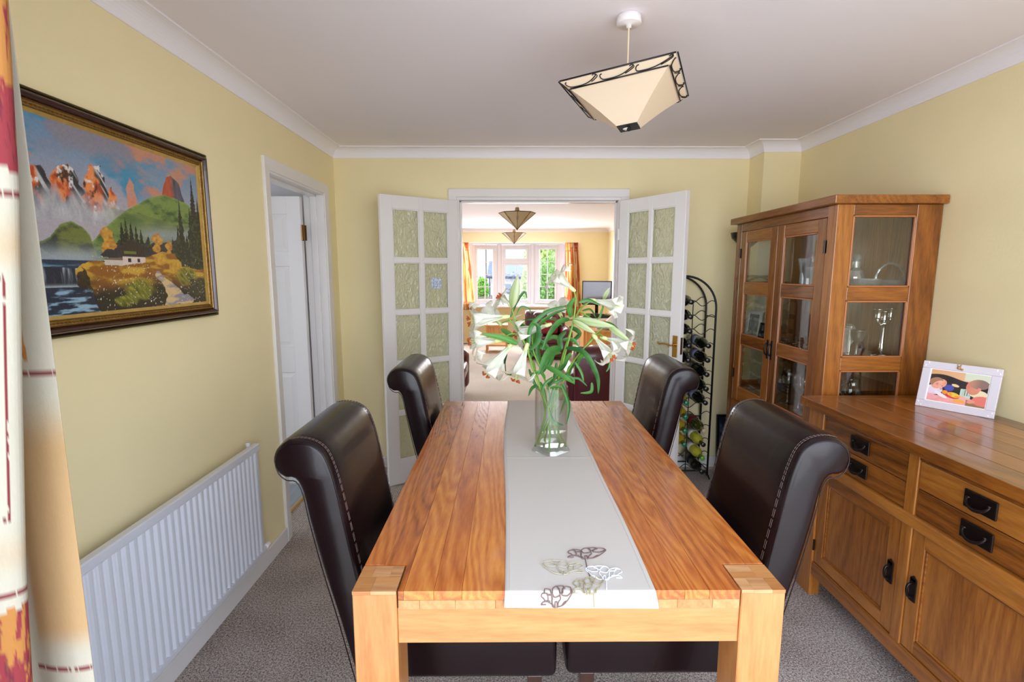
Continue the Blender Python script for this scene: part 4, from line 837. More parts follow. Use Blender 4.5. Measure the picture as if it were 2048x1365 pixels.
# ================================================================== DISPLAY CABINET
CX0, CX1, CY0, CY1, CZ = 1.480, XB, 2.302, 3.300, 1.824
cb = thing('display_cabinet', 'tall rustic oak display cabinet with glazed doors and sides', 'cabinet', (1.72, 2.8, 0), world=True)
def cp(name, m, *b, bev=.003, parent=None, **k): return sp(name, m, *b, bev=bev, parent=parent or cb, **k)
cp('cornice', RUS_Y, (1.448, XB, 2.272, 3.333, 1.786, CZ), bev=.004)
cp('frieze', RUS_Y, (CX0+.002, CX0+.022, CY0+.06, CY1-.06, 1.735, 1.786)); 
cp('corner_post', RUS_Z, (CX0, CX0+.075, CY0, CY0+.022, 0, 1.786), (CX0, CX0+.022, CY0+.022, CY0+.066, 0, 1.786))
cp('corner_post', RUS_Z, (CX0, CX0+.075, CY1-.022, CY1, 0, 1.786), (CX0, CX0+.022, CY1-.066, CY1-.022, 0, 1.786))
for y0, y1 in ((CY0, CY0+.022), (CY1-.022, CY1)):
    cp('rear_post', RUS_Z, (1.842, XB, y0, y1, 0, 1.786))
    cp('side_rail', RUS_X, (CX0+.075, 1.842, y0+.001, y1-.001, 1.737, 1.786)); cp('side_rail', RUS_X, (CX0+.075, 1.842, y0+.001, y1-.001, 1.352, 1.414))
    cp('side_rail', RUS_X, (CX0+.075, 1.842, y0+.001, y1-.001, 1.024, 1.086)); cp('side_rail', RUS_X, (CX0+.075, 1.842, y0+.001, y1-.001, .69, .76)); cp('side_panel', RUS_Z, (CX0+.07, 1.85, y0+.004, y1-.004, .10, .70))
    ym = (y0+y1)/2
    for z0, z1 in ((1.414, 1.737), (1.086, 1.352), (.76, 1.024)):
        cp('pane', CABGLASS, (CX0+.073, 1.844, ym-.0015, ym+.0015, z0-.003, z1+.003), bev=0)
        q = MB()
        for t in ((CX0+.075, 1.842, z0, z0+.008), (CX0+.075, 1.842, z1-.008, z1), (CX0+.075, CX0+.083, z0, z1), (1.834, 1.842, z0, z1)): q.box(t[0], t[1], y0-.0012, y0+.009, t[2], t[3])
        q.build('bead', plain('pale_bead_wood', S(170, 104, 58), .35, coat=.3), cb, bevel=.002)
for i in range(11):
    y0 = CY0+.022+i*(CY1-CY0-.044)/11
    cp('back_board', RUS_Z, (XB-.014, XB-.002, y0+.0012, y0+(CY1-CY0-.044)/11-.0012, .10, 1.785), bev=.002)
cp('shelf', RUS_Y, (CX0+.026, XB-.016, CY0+.024, CY1-.024, 1.372, 1.390)); cp('shelf', RUS_Y, (CX0+.026, XB-.016, CY0+.024, CY1-.024, 1.046, 1.064)); cp('shelf', RUS_Y, (CX0+.026, XB-.016, CY0+.024, CY1-.024, .722, .742))
cp('bottom_board', RUS_Y, (CX0+.02, XB-.012, CY0+.02, CY1-.02, .10, .12)); cp('inner_top', RUS_Y, (CX0+.02, XB-.012, CY0+.02, CY1-.02, 1.770, 1.786))
cp('plinth', RUS_Y, (CX0+.002, CX0+.02, CY0+.06, CY1-.06, .06, .13)); cp('mid_rail', RUS_Y, (CX0, CX0+.022, CY0+.06, CY1-.06, .60, .655))
def cab_door(y0, y1, near):
    y0 += .0015; y1 -= .0015; s = .066; x0, x1 = CX0+.001, CX0+.021
    zt, zb = 1.733, .658
    zz = [(1.414, 1.672), (1.090, 1.352), (.745, 1.030)]
    d = cp('door', RUS_Z, (x0, x1, y0, y0+s, zb, zt)); cp('stile', RUS_Z, (x0, x1, y1-s, y1, zb, zt), parent=d)
    rails = [(zb, .745), (1.030, 1.090), (1.352, 1.414), (1.672, zt)]
    for a, b in rails: cp('rail', RUS_Y, (x0+.001, x1-.001, y0+s, y1-s, a, b), parent=d)
    for a, b in zz:
        cp('pane', CABGLASS, (x0+.009, x0+.012, y0+s-.003, y1-s+.003, a-.003, b+.003), parent=d, bev=0)
        q = MB()
        for t in ((y0+s, y1-s, a, a+.008), (y0+s, y1-s, b-.008, b), (y0+s, y0+s+.008, a, b), (y1-s-.008, y1-s, a, b)): q.box(x0+.002, x0+.008, *t)
        q.build('bead', plain('pale_bead_wood', S(170, 104, 58), .35, coat=.3), d, bevel=.002)
    hy = y1-.020 if near else y0+.020; hz = 1.045
    MB().box(x0-.003, x0+.002, hy-.010, hy+.010, hz-.055, hz+.055).build('handle_plate', BRONZE, d, bevel=.002)
    MB().tube(spline([(x0-.003, hy, hz+.034), (x0-.015, hy, hz+.03), (x0-.021, hy, hz+.008), (x0-.017, hy, hz-.02), (x0-.008, hy, hz-.032)], 4), .0045, 8).build('drop_pull', BRONZE, d, smooth=True)
    yy = y0 if near else y1
    for z in (.83, 1.60): MB().tube([(x0-.003, yy, z-.03), (x0-.003, yy, z+.03)], .0045, 6).box(x0-.001, x0+.001, yy-.012, yy+.012, z-.03, z+.03).build('hinge', BRONZE, d)
cab_door(CY0+.067, 2.8005, True); cab_door(2.8005, CY1-.067, False)
for y0, y1 in ((CY0+.069, 2.799), (2.802, CY1-.069)):
    d = cp('lower_door', RUS_Z, (CX0+.001, CX0+.021, y0, y0+.06, .135, .598)); cp('stile', RUS_Z, (CX0+.001, CX0+.021, y1-.06, y1, .135, .598), parent=d); cp('door_rail', RUS_Y, (CX0+.001, CX0+.021, y0+.06, y1-.06, .135, .195), parent=d); cp('door_rail', RUS_Y, (CX0+.001, CX0+.021, y0+.06, y1-.06, .538, .598), parent=d); cp('door_panel', RUS_Z, (CX0+.009, CX0+.014, y0+.056, y1-.056, .19, .54), parent=d, bev=0)

# ---- things inside the cabinet
def cut_vessel(name, label, cat, prof, loc, n=12, group=None, mat=None, extra=None):
    o = MB().lathe(prof, (0,0,0), n).build(name, mat or CUTG, smooth=(mat is not None)); o.location = loc; tag(o, label, cat, group)
    if extra: extra(o)
    return o
def closed(outer, t=.003):
    """outer profile (r,z) from foot to lip -> thin walled vessel"""
    inn = [(max(r-t, 0), z+(t if i == 0 else 0)) for i, (r, z) in enumerate(outer)][::-1]
    return [(0, outer[0][1])]+outer+inn+[(0, outer[0][1]+t)]
S1, S2, S3 = 1.390, 1.064, .742
# top shelf
o = cut_vessel('crystal_decanter', 'cut crystal decanter behind the bowl on the top cabinet shelf', 'decanter', closed([(.038,0),(.042,.02),(.040,.07),(.030,.10),(.018,.115),(.020,.145),(.026,.15)]), (1.745, 2.53, S1), 16)
MB().lathe([(0,.15),(.014,.152),(.020,.168),(.012,.185),(0,.19)], n=8).build('stopper', CUTG, o)
o = cut_vessel('crystal_bowl', 'cut crystal bowl beside the decanter on the top cabinet shelf', 'bowl', closed([(.030,0),(.034,.008),(.055,.03),(.064,.055),(.066,.062)]), (1.705, 2.40, S1), 14)
o = cut_vessel('crystal_basket', 'cut crystal basket with an arched handle on the top cabinet shelf', 'basket', closed([(.035,0),(.042,.01),(.062,.035),(.076,.055)]), (1.852, 2.44, S1), 14)
MB().tube([(.070*math.cos(a), 0, .050+.085*math.sin(a)) for a in [PI*k/14 for k in range(15)]], [.007 if k % 2 else .005 for k in range(15)], 8).build('basket_handle', CUTG, o)
for i, (x, y) in enumerate([(1.62, 2.72), (1.70, 2.90), (1.60, 2.58)]):
    cut_vessel('crystal_vase', ['small cut crystal vase on the top shelf, middle of the cabinet', 'tall cut crystal vase at the back of the top cabinet shelf', 'squat cut crystal vase behind the near glazed door'][i], 'vase', closed([(.025,0),(.022,.02),(.020,.06+.03*(i == 1)),(.036,.12+.05*(i == 1))]), (x, y, S1), 10)
# middle shelf: candelabrum, goblet, frames, tray
cd = thing('candelabrum', 'silver three-cup candelabrum on the middle cabinet shelf', 'candelabrum', (1.815, 2.40, S2), .5); cd.scale = (1.12, 1.12, 1.12)
MB().lathe([(0,0),(.048,0),(.050,.006),(.044,.012),(.046,.018),(.030,.026),(.014,.034),(.010,.05),(.0075,.09),(.010,.135),(.014,.15),(.020,.154),(.012,.160),(.006,.17),(.0,.17)]).build('base', CHROME, cd, smooth=True)
cup = [(0,0),(.009,0),(.013,.006),(.011,.010),(.012,.030),(.018,.040),(.019,.043),(.0,.040)]
MB().lathe(cup, (0,0,.165)).build('candle_cup', CHROME, cd, smooth=True)
for s in (-1, 1):
    MB().tube(spline([(0,0,.155),(s*.018,0,.148),(s*.040,0,.150),(s*.052,0,.165),(s*.052,0,.178)], 5), .0042, 8).build('arm', CHROME, cd, smooth=True)
    MB().lathe(cup, (s*.052, 0, .176)).build('candle_cup', CHROME, cd, smooth=True)
cut_vessel('goblet', 'dull pewter goblet beside the silver candelabrum', 'goblet', [(0,0),(.030,0),(.030,.004),(.010,.010),(.005,.02),(.005,.065),(.009,.075),(.022,.085),(.030,.105),(.032,.135),(.034,.138),(.031,.137),(.027,.105),(0,.088)], (1.715, 2.43, S2), 20, mat=PEWTER)
bl = cut_vessel('brass_snuffer', 'small brass candle snuffer with a thin silver handle on the middle shelf', 'candle snuffer', [(0,.022),(.010,.018),(.013,.006),(.014,0),(.012,0),(.0,.018)], (1.640, 2.385, S2), 16, mat=BRASS)
MB().tube([(.008, 0, .015), (.11, .015, .006)], .002, 6).build('handle', CHROME, bl)
def small_frame(name, label, w, h, loc, rz, lean, fm, pic, border=.012, t=.010, bw=None):
    f = thing(name, label, 'photo frame', loc, rot=(0, 0, 0)); f.rotation_mode = 'XYZ'; f.rotation_euler = (-lean, 0, rz)
    mb = MB().box(-w/2, w/2, 0, t, 0, border).box(-w/2, w/2, 0, t, h-border, h).box(-w/2, -w/2+border, 0, t, border, h-border).box(w/2-border, w/2, 0, t, border, h-border)
    mb.build('frame', fm, f, bevel=.002)
    MB().box(-w/2+.002, w/2-.002, t*.5, t*.8, .002, h-.002).build('backing', BLACK, f)
    painted('photograph', 70, 50, pic, lambda u, v: np.stack([(-w/2+border)+(w-2*border)*u, 0*u+t*.45, border+(h-2*border)*v], -1), attr_mat('photo_print', .25, .5), f)
    return f
def bw_photo(u, v):
    c = mixc(S(18, 24, 26), S(60, 70, 84), fbm(u*5, v*4)); c = mixc(c, S(150, 158, 120), sm(.66, .74, u)*.8)
    c = mixc(c, S(206, 222, 226), sm(.16, .12, np.hypot((u-.42)*1.1, (v-.22)*.9)*(.8+.4*vn(u*9, v*9))))
    c = mixc(c, S(206, 168, 146), (np.hypot((u-.52)*1.2, (v-.58)) < .16)*1.0); c = mixc(c, S(40, 32, 30), ((np.hypot((u-.52)*1.2, (v-.70)) < .13) & (v > .66))*1.0)
    return c
small_frame('photo_frame', 'small landscape photo of a dark-haired person leaning behind the far glazed door', .17, .115, (1.545, 2.96, S2), PI/2+PI+.25, .18, BLACK, bw_photo)
small_frame('photo_frame', 'white photo frame standing at the back of the middle shelf, behind the small landscape photo', .12, .17, (1.560, 3.19, S2), PI/2+PI+.3, .12, WHITE, lambda u, v: mixc(S(190, 186, 176), S(120, 130, 130), fbm(u*4, v*4)), .018)
small_frame('photo_frame', 'silver photo frame seen edge-on beside the pewter goblet', .10, .15, (1.69, 2.53, S2), PI/2+PI+.9, .16, CHROME, lambda u, v: mixc(S(214, 206, 196), S(150, 140, 140), fbm(u*4, v*4)), .012)
ty = thing('silver_tray', 'oval silver gallery tray on the middle cabinet shelf', 'tray', (1.62, 2.82, S2))
MB().lathe([(0,0),(.085,0),(.09,.004),(.088,.006),(0,.004)], squash=(.8, 1.15)).build('dish', CHROME, ty, smooth=True)
mb = MB()
for k in range(36):
    a = 2*PI*k/36; x, y = .070*math.cos(a), .101*math.sin(a); mb.tube([(x, y, .003), (x, y, .024)], .002, 4)
mb.tube([(.070*math.cos(2*PI*k/36), .101*math.sin(2*PI*k/36), .025) for k in range(36)], .002, 5, closed=True).build('gallery_rail', CHROME, ty)
cut_vessel('silver_teapot', 'round silver sugar pot standing behind the gallery tray', 'pot', closed([(.025,0),(.045,.02),(.052,.045),(.042,.07),(.030,.078)]), (1.74, 2.70, S2), 24, mat=CHROME)
# a plate on its edge at the back of the top and middle shelves
for i, (y, z, s) in enumerate(((2.95, S2, .085), (2.72, S2, .07))):
    p = MB().lathe([(0,0),(s*.6,.002),(s,.012),(s,.015),(s*.58,.006),(0,.005)]).build('decorative_plate', plain('china_white', S(220, 222, 216), .2, coat=.5), smooth=True)
    p.rotation_euler = (0, -PI/2+.25, 0); p.location = (1.87, y, z+s*.97); tag(p, ['white china plate propped at the back behind the landscape photo', 'smaller white china plate propped behind the gallery tray'][i], 'plate')
# bottom shelf: stemmed wine glasses
wg = thing('wine_glass', '', 'wine glass', (1.56, 2.52, S3), 0, 'wine glasses on the bottom cabinet shelf')
MB().lathe([(0,0),(.034,0),(.034,.002),(.008,.006),(.004,.012),(.004,.08),(.007,.088),(0,.088)], n=20).build('foot_and_stem', thin_glass('glass_stem', (.9, .92, .93), .3, .03, .8), wg, smooth=True)
MB().lathe([(.004,.088),(.018,.094),(.034,.115),(.040,.145),(.037,.178),(.032,.205),(.0312,.205),(.0362,.178),(.039,.145),(.033,.116),(.017,.096),(.003,.090)], n=20).build('bowl', thin_glass('glass_bowl', (.97, .98, .98), .10, .02, .7), wg, smooth=True)
rows = ['front row, by the near post', 'front row, middle', 'front row, far end', 'middle row, by the near side', 'middle row, middle', 'middle row, far end', 'back row, near end', 'back row, far end']
pos = [(1.56, 2.52), (1.57, 2.63), (1.58, 2.76), (1.66, 2.49), (1.66, 2.60), (1.67, 2.72), (1.76, 2.50), (1.76, 2.64)]
wg['label'] = 'stemmed wine glass on the bottom cabinet shelf, '+rows[0]
for r_, p in list(zip(rows, pos))[1:]: dup(wg, (p[0], p[1], S3), 0, 'stemmed wine glass on the bottom cabinet shelf, '+r_)
cut_vessel('crystal_fruit_bowl', 'wide cut crystal bowl at the far end of the bottom shelf', 'bowl', closed([(.04,0),(.05,.01),(.085,.05),(.095,.075)]), (1.64, 3.02, S3), 16)

# ---- photo frame of two babies on the sideboard
def baby(u, v):
    c = mixc(S(216, 164, 112), S(226, 186, 150), u)
    c = mixc(c, S(210, 216, 190), sm(.58, .6, u)*sm(.72, .80, v))
    blk_ = (v < .84-.10*u+.05*np.sin(u*7))*1.0; c = mixc(c, mixc(S(36, 32, 34), S(58, 50, 52), fbm(u*6, v*6)), blk_)
    c = mixc(c, S(190, 214, 200), ((u > .56) & (u < .74) & (v < .5) & (v > .2))*1.0); c = mixc(c, S(120, 110, 96), ((np.sin(u*150) > .3) & (u > .60) & (u < .72) & (v < .48) & (v > .30))*1.0)
    floor = (v < .24-.05*np.sin(u*9))*1.0; c = mixc(c, mixc(S(226, 140, 140), S(244, 186, 176), fbm(u*8, v*8)), floor)
    c = mixc(c, S(240, 170, 80), ((np.hypot((u-.56)*.6, v-.10) < .06))*1.0); c = mixc(c, S(150, 116, 80), ((u > .68) & (v < .16-.2*(u-.8)))*1.0)
    el = lambda a, b, r, s, q=0: ((((u-a)*math.cos(q)+(v-b)*math.sin(q))/r)**2+((-(u-a)*math.sin(q)+(v-b)*math.cos(q))/s)**2) < 1
    skin = mixc(S(240, 180, 156), S(222, 140, 118), fbm(u*10, v*10))
    c = np.where(el(.36, .47, .085, .10)[..., None], np.array(S(76, 82, 170)), c); c = np.where(el(.46, .57, .07, .04, -.4)[..., None], np.array(S(232, 206, 160)), c)
    c = np.where(el(.43, .25, .14, .09, -.35)[..., None], np.array(S(214, 60, 64)), c); c = np.where(el(.46, .27, .12, .07, -.4)[..., None], mixc(S(226, 200, 70), S(240, 150, 60), (vn(u*22, v*22) > .5)*1.0), c)
    c = np.where(el(.30, .32, .05, .06)[..., None], np.array(S(238, 150, 60)), c)
    c = np.where(el(.10, .36, .15, .16, -.5)[..., None], mixc(S(240, 232, 238), S(216, 188, 206), fbm(u*14, v*14)), c); c = np.where(el(.24, .22, .14, .045, -.65)[..., None], np.array(S(238, 226, 232)), c)
    c = np.where(el(.04, .14, .11, .08)[..., None], np.array(S(236, 168, 170)), c)
    c = np.where(el(.17, .56, .125, .17, -.5)[..., None], skin, c); c = np.where((el(.12, .62, .12, .14, -.5) & ~el(.19, .52, .115, .16, -.5))[..., None], np.array(S(166, 122, 94)), c)
    c = np.where(el(.14, .55, .022, .035)[..., None], np.array(S(222, 128, 116)), c); c = np.where(el(.235, .50, .012, .010)[..., None], np.array(S(60, 40, 40)), c); c = np.where(el(.225, .40, .022, .012)[..., None], np.array(S(186, 70, 76)), c)
    c = np.where(el(.86, .40, .15, .12)[..., None], np.array(S(232, 214, 176)), c); c = np.where(el(.94, .20, .17, .15)[..., None], np.array(S(224, 124, 110)), c); c = np.where(el(.76, .14, .07, .05, .5)[..., None], np.array(S(230, 150, 130)), c)
    c = np.where(el(.76, .58, .12, .22)[..., None], mixc(S(222, 150, 120), S(206, 120, 104), fbm(u*6, v*6)), c); c = np.where(el(.85, .70, .16, .15)[..., None], mixc(S(140, 112, 104), S(186, 136, 112), sm(.9, .7, u)), c); c = np.where(el(.86, .55, .03, .05)[..., None], np.array(S(226, 140, 120)), c)
    return c
PW_, PH_ = .253, .198
bf = thing('photo_frame', 'pale lilac-white photo frame with two babies, leaning on the sideboard', 'photo frame', (1.824, 1.989, SZ+.001)); bf.rotation_euler = (-.26, 0, math.atan2(-.212, .138))
LIL = plain('lilac_white_frame', S(212, 206, 214), .35, coat=.2)
bd = .030
MB().box(-PW_/2, PW_/2, 0, .012, 0, bd).box(-PW_/2, PW_/2, 0, .012, PH_-bd, PH_).box(-PW_/2, -PW_/2+bd, 0, .012, bd, PH_-bd).box(PW_/2-bd, PW_/2, 0, .012, bd, PH_-bd).build('frame', LIL, bf, bevel=.002)
MB().box(-PW_/2+bd-.001, PW_/2-bd+.001, .004, .0055, bd-.001, PH_-bd+.001).build('mount', plain('white_card', S(244, 242, 244), .5), bf)
painted('photograph', 240, 150, baby, lambda u, v: np.stack([-PW_/2+bd+.003+(PW_-2*bd-.006)*u, 0*u+.0035, bd+.003+(PH_-2*bd-.006)*v], -1), attr_mat('photo_print', .25, .5), bf)
MB().hexa([(-.03,.012,.11),(.03,.012,.11),(.03,.014,.14),(-.03,.014,.14)], [(-.03,.058,.0155),(.03,.058,.0155),(.03,.060,.0170),(-.03,.060,.0170)]).build('strut', BLACK, bf)
mb = MB()
for sx in (-1, 1):
    for z_ in (0, 1):
        for dx, dz in ((.018, .008), (.008, .020)):
            mb.lathe([(0, 0), (.003, 0), (.002, .0015), (0, .002)], (0,0,0), 8) if False else mb.add(*(lambda q: (q.v, q.f))(MB().lathe([(.0034, 0), (.0024, .0015), (0, .002)], n=8).xf(Matrix.Translation((sx*(PW_/2-dx), 0, dz if z_ == 0 else PH_-dz)) @ Matrix.Rotation(PI/2, 4, 'X'))))
mb.build('corner_stud', plain('pearl_stud', S(248, 246, 248), .2, coat=.8), bf, smooth=True)
q = MB().lathe([(0,-.007),(.006,-.004),(.007,0),(.005,.005),(0,.007)], (-.006, -.003, PH_-.016), 8); q.lathe([(0,-.005),(.005,-.002),(.005,.002),(0,.005)], (.004, -.003, PH_-.021), 8); q.tube([(-.010, -.003, PH_-.012), (-.012, -.003, PH_-.002)], .002, 5); q.tube([(-.004, -.003, PH_-.012), (-.001, -.003, PH_-.002)], .002, 5)
q.build('teddy_charm', plain('tan_charm', S(176, 140, 96), .5), bf, smooth=True, label='tiny tan animal charm at the top of the frame')
# ================================================================== PAINTING
PY0, PY1, PZ0, PZ1 = 1.156, 2.106, 1.305, 1.949
pt = thing('framed_painting', 'mountain landscape oil painting in a dark and gold frame on the left wall', 'painting', (L_, (PY0+PY1)/2, PZ0), world=True)
# frame moulding: (distance from outer edge, height off the wall)
GOLD = plain('aged_gold', S(150, 116, 60), .35, metal=.7, bump=.4, bscale=220, vary=.2, vscale=60)
MAHO = plain('mahogany_gloss', S(58, 26, 18), .25, coat=.5, vary=.25, vscale=20)
def mould(prof, mat, name):
    m = MB(); n = len(prof); vs = []
    for (cy, cz, sy, sz) in ((PY0, PZ0, 1, 1), (PY1, PZ0, -1, 1), (PY1, PZ1, -1, -1), (PY0, PZ1, 1, -1)):
        for d, hgt in prof: vs.append((L_+hgt, cy+sy*d, cz+sz*d))
    fs = []
    for i in range(4):
        j = (i+1) % 4
        for k in range(n): fs.append((i*n+k, i*n+(k+1) % n, j*n+(k+1) % n, j*n+k))
    return m.add(vs, fs).build(name, mat, pt)
mould([(0, .001), (0, .018), (.003, .022), (.006, .020), (.008, .014), (.008, .001)], plain('dark_gilt_edge', S(96, 84, 52), .4, metal=.6), 'outer_edge')
mould([(.008, .001)]+[(.008+.022*k/8, .016+.016*math.sin(PI*k/8)) for k in range(9)]+[(.030, .001)], MAHO, 'mahogany_moulding')
mould([(.030, .001), (.030, .018), (.032, .021), (.034, .018), (.034, .015), (.046, .013), (.046, .016), (.048, .018), (.050, .015), (.050, .001)], GOLD, 'gilt_moulding')
mould([(.050, .001), (.050, .014), (.062, .008), (.063, .001)], plain('pale_gold_slip', S(206, 172, 96), .3, metal=.6, vary=.1, vscale=40), 'gold_slip')
orn = MB(); 
def bead(y, z, along):
    c = (L_+.0145, y, z)
    orn.add(*(lambda q: (q.v, q.f))(MB().lathe([(0,-.0035),(.0035,0),(0,.0035)], (0,0,0), 5).xf(Matrix.Translation(c) @ (Matrix.Scale(1.8, 4, (0,1,0)) if along == 'y' else Matrix.Scale(1.8, 4, (0,0,1))))))
for k in range(70):
    y = PY0+.042+(PY1-PY0-.084)*k/69; bead(y, PZ0+.040, 'y'); bead(y, PZ1-.040, 'y')
for k in range(44):
    z = PZ0+.042+(PZ1-PZ0-.084)*k/43; bead(PY0+.040, z, 'z'); bead(PY1-.040, z, 'z')
orn.build('gilt_beading', GOLD, pt, kind='stuff')
def land(u, v):
    c = mixc(S(176, 168, 176), S(120, 150, 178), sm(.55, .98, v))
    n = fbm(u*3.2+1, v*3.5+2, 5)
    c = mixc(c, S(64, 146, 180), sm(.42, .54, n)*sm(.6, .75, v)*sm(.85, .55, u))
    n2 = fbm(u*4+9, v*5, 5)
    c = mixc(c, S(206, 142, 104), sm(.50, .62, n2)*sm(.48, .62, v)*.9); c = mixc(c, S(150, 138, 146), sm(.52, .64, fbm(u*3+5, v*3+7))*sm(.8, .95, v)*.8)
    c = mixc(c, S(224, 128, 78), sm(.5, .7, fbm(u*6+2, v*6+1))*np.exp(-((u-.60)/.10)**2-((v-.84)/.10)**2)*1.2)
    def poly(pts, jag=.012, f=26):
        x = u+jag*(vn(u*f, v*f)-.5); y = v+jag*(vn(u*f+50, v*f+9)-.5); ins = np.zeros(u.shape, bool); j = len(pts)-1
        for i in range(len(pts)):
            xi, yi = pts[i]; xj, yj = pts[j]
            ins ^= ((yi > y) != (yj > y)) & (x < (xj-xi)*(y-yi)/(yj-yi+1e-9)+xi); j = i
        return ins
    put = lambda c, mask, col: np.where(mask[..., None], col, c)
    # spires of rock: lit orange faces, dark sides, snow and mist at the foot
    for (pts, dark) in (([(0.02,.45),(.05,.70),(.09,.78),(.13,.74),(.184,.76),(.21,.68),(.23,.5)], .150), ([(.19,.50),(.215,.70),(.255,.765),(.295,.80),(.330,.72),(.36,.60),(.38,.48)], .285), ([(.33,.52),(.352,.74),(.375,.82),(.425,.825),(.445,.70),(.48,.60),(.50,.50)], .405), ([(.44,.58),(.455,.70),(.468,.735),(.485,.67),(.50,.60)], .475)):
        m = poly(pts, .02, 30); t = fbm(u*34, v*14, 4)
        rock = mixc(S(190, 74, 30), S(232, 146, 84), sm(.35, .6, t)); rock = mixc(rock, S(70, 34, 30), sm(.55, .7, fbm(u*40+3, v*20)))
        dk = mixc(S(40, 42, 52), S(196, 200, 204), sm(.5, .66, fbm(u*50+v*20, v*12+u*20)))
        rock = mixc(rock, dk, sm(dark-.005, dark+.012, u+(.77-v)*-.12+.03*(vn(u*30, v*30)-.5)))
        rock = mixc(rock, S(226, 222, 220), sm(.62, .72, fbm(u*44+7, v*22+4))); rock = mixc(rock, mixc(S(120, 122, 132), S(222, 222, 224), fbm(u*50, v*10)), sm(.66, .58, v+.10*(vn(u*34, v*9)-.5)))
        c = np.where(m[..., None], mixc(rock, S(176, 174, 178), sm(.58, .46, v+.06*fbm(u*8, v*8))), c)
    c = mixc(c, S(184, 180, 186), sm(.60, .50, v+.12*(fbm(u*6, v*6)-.5))*sm(.62, .5, u)*.5)
    m = poly([(.545,.62),(.55,.75),(.565,.80),(.585,.76),(.60,.62)]); c = put(c, m, mixc(S(222, 134, 88), S(186, 160, 150), fbm(u*30, v*20)))
    # rock on the big hill
    m = poly([(.735,.68),(.755,.76),(.785,.87),(.815,.89),(.87,.845),(.895,.70),(.80,.66)], .014); r = mixc(mixc(S(168, 66, 36), S(216, 112, 66), vn(u*60, v*14)), mixc(S(58, 58, 72), S(112, 110, 126), vn(u*60, v*20)), sm(.80, .84, u+.02*(vn(v*20, u*9)-.5))); c = put(c, m, r)
    # hills
    def hill(c, line, col1, col2, f=10, edge=.012):
        h = np.interp(u, [p[0] for p in line], [p[1] for p in line])+.014*(fbm(u*18, v*0+3)-.5)
        t = fbm(u*f, v*f*1.6, 5); return np.where((v < h)[..., None], mixc(mixc(col1, col2, sm(.36, .62, t)), S(150, 178, 90), sm(.02, 0, h-v)*.5), c)
    c = hill(c, [(0,.30),(.30,.30),(.322,.346),(.404,.465),(.533,.60),(.66,.70),(.757,.745),(.9,.72),(1,.66)], S(56, 92, 46), S(126, 150, 74))
    c = np.where(((v < .60-.12*(u-.5)) & (u > .42) & (v > .42))[..., None], mixc(c, mixc(S(70, 104, 66), S(140, 152, 84), fbm(u*14+3, v*22)), np.clip((u-.40)*5, 0, 1)*.8), c)
    c = mixc(c, S(170, 176, 196), np.exp(-((v-.455-.10*(u-.6))/.05)**2)*sm(.45, .7, u)*.55)
    c = hill(c, [(0,.30),(.10,.34),(.192,.404),(.235,.475),(.278,.50),(.32,.475),(.349,.433),(.37,.33),(.38,.1),(1,.0)], S(48, 60, 44), S(120, 128, 62), 12)
    c = hill(c, [(0,.44),(.08,.42),(.15,.35),(.22,.28),(.24,.1),(1,0)], S(54, 66, 62), S(88, 98, 66), 12)
    c = mixc(c, S(164, 176, 184), np.exp(-((v-.30)/.055)**2)*sm(.50, .30, u)*.9)
    # lake, waterfall, pool
    lake = (v < .288) & (u < .42); c = put(c, lake, mixc(S(30, 56, 84), S(110, 150, 172), sm(.42, .62, fbm(u*8, v*60))))
    fall = (v < .262-.06*u) & (v > .145) & (u < .30); c = put(c, fall, mixc(S(22, 36, 56), S(190, 206, 216), sm(.40, .66, fbm(u*60, v*5))*sm(.14, .26, v)))
    c = mixc(c, S(200, 214, 222), np.exp(-((v-.145)/.012)**2)*(u < .31)*.7)
    pool = (v < .145) & (u < .42); c = put(c, pool, mixc(S(14, 38, 66), S(150, 184, 204), sm(.52, .70, fbm(u*14, v*52)))*1.0)
    # dark woods behind the cabin
    m = v < .43+.06*(vn(u*60, v*0)-.3)-.15*np.abs(u-.75); c = put(c, m & (u > .42) & (v > .2), mixc(S(22, 26, 36), S(66, 62, 72), fbm(u*20, v*26)))
    def fir(c, x, b, t, w, col=S(16, 26, 20)):
        k = (v-b)/(t-b); wd = w*(1-k)*(.55+.9*vn(v*90, u*0+x*50)); m = (np.abs(u-x) < wd) & (k > 0) & (k < 1); return np.where(m[..., None], mixc(col, S(62, 74, 44), sm(.5, .8, vn(u*90, v*90))), c)
    for x, b, t, w in ((.50,.36,.53,.018),(.522,.36,.565,.02),(.548,.36,.54,.02),(.574,.38,.52,.018),(.60,.38,.50,.016),(.64,.38,.46,.02),(.855,.30,.74,.034),(.83,.30,.56,.03),(.955,.26,.92,.045),(.925,.24,.70,.045),(.99,.2,.78,.05),(.79,.34,.47,.02),(.89,.26,.5,.04)): c = fir(c, x, b, t, w)
    for x, y, r in ((.425,.44,.03),(.435,.39,.03),(.415,.37,.022),(.69,.44,.028),(.685,.38,.022),(.76,.40,.022),(.76,.35,.02)):
        c = mixc(c, mixc(S(176, 110, 34), S(226, 176, 74), vn(u*80, v*80)), (np.hypot(u-x, (v-y)*.7)*(.7+.6*vn(u*50, v*50)) < r)*.9)
    # meadow bank, path, bushes
    bank = poly([(.27,.235),(.30,.27),(.388,.285),(.60,.315),(.74,.36),(.80,.35),(.84,.27),(1,.24),(1,0),(.36,0),(.33,.12),(.285,.16)], .02, 24)
    c = put(c, bank, mixc(mixc(S(150, 96, 22), S(206, 166, 60), sm(.4, .65, fbm(u*16+4, v*30, 4))), S(34, 30, 20), sm(.22, .10, v+.10*(fbm(u*10, v*10)-.5))*1.0))
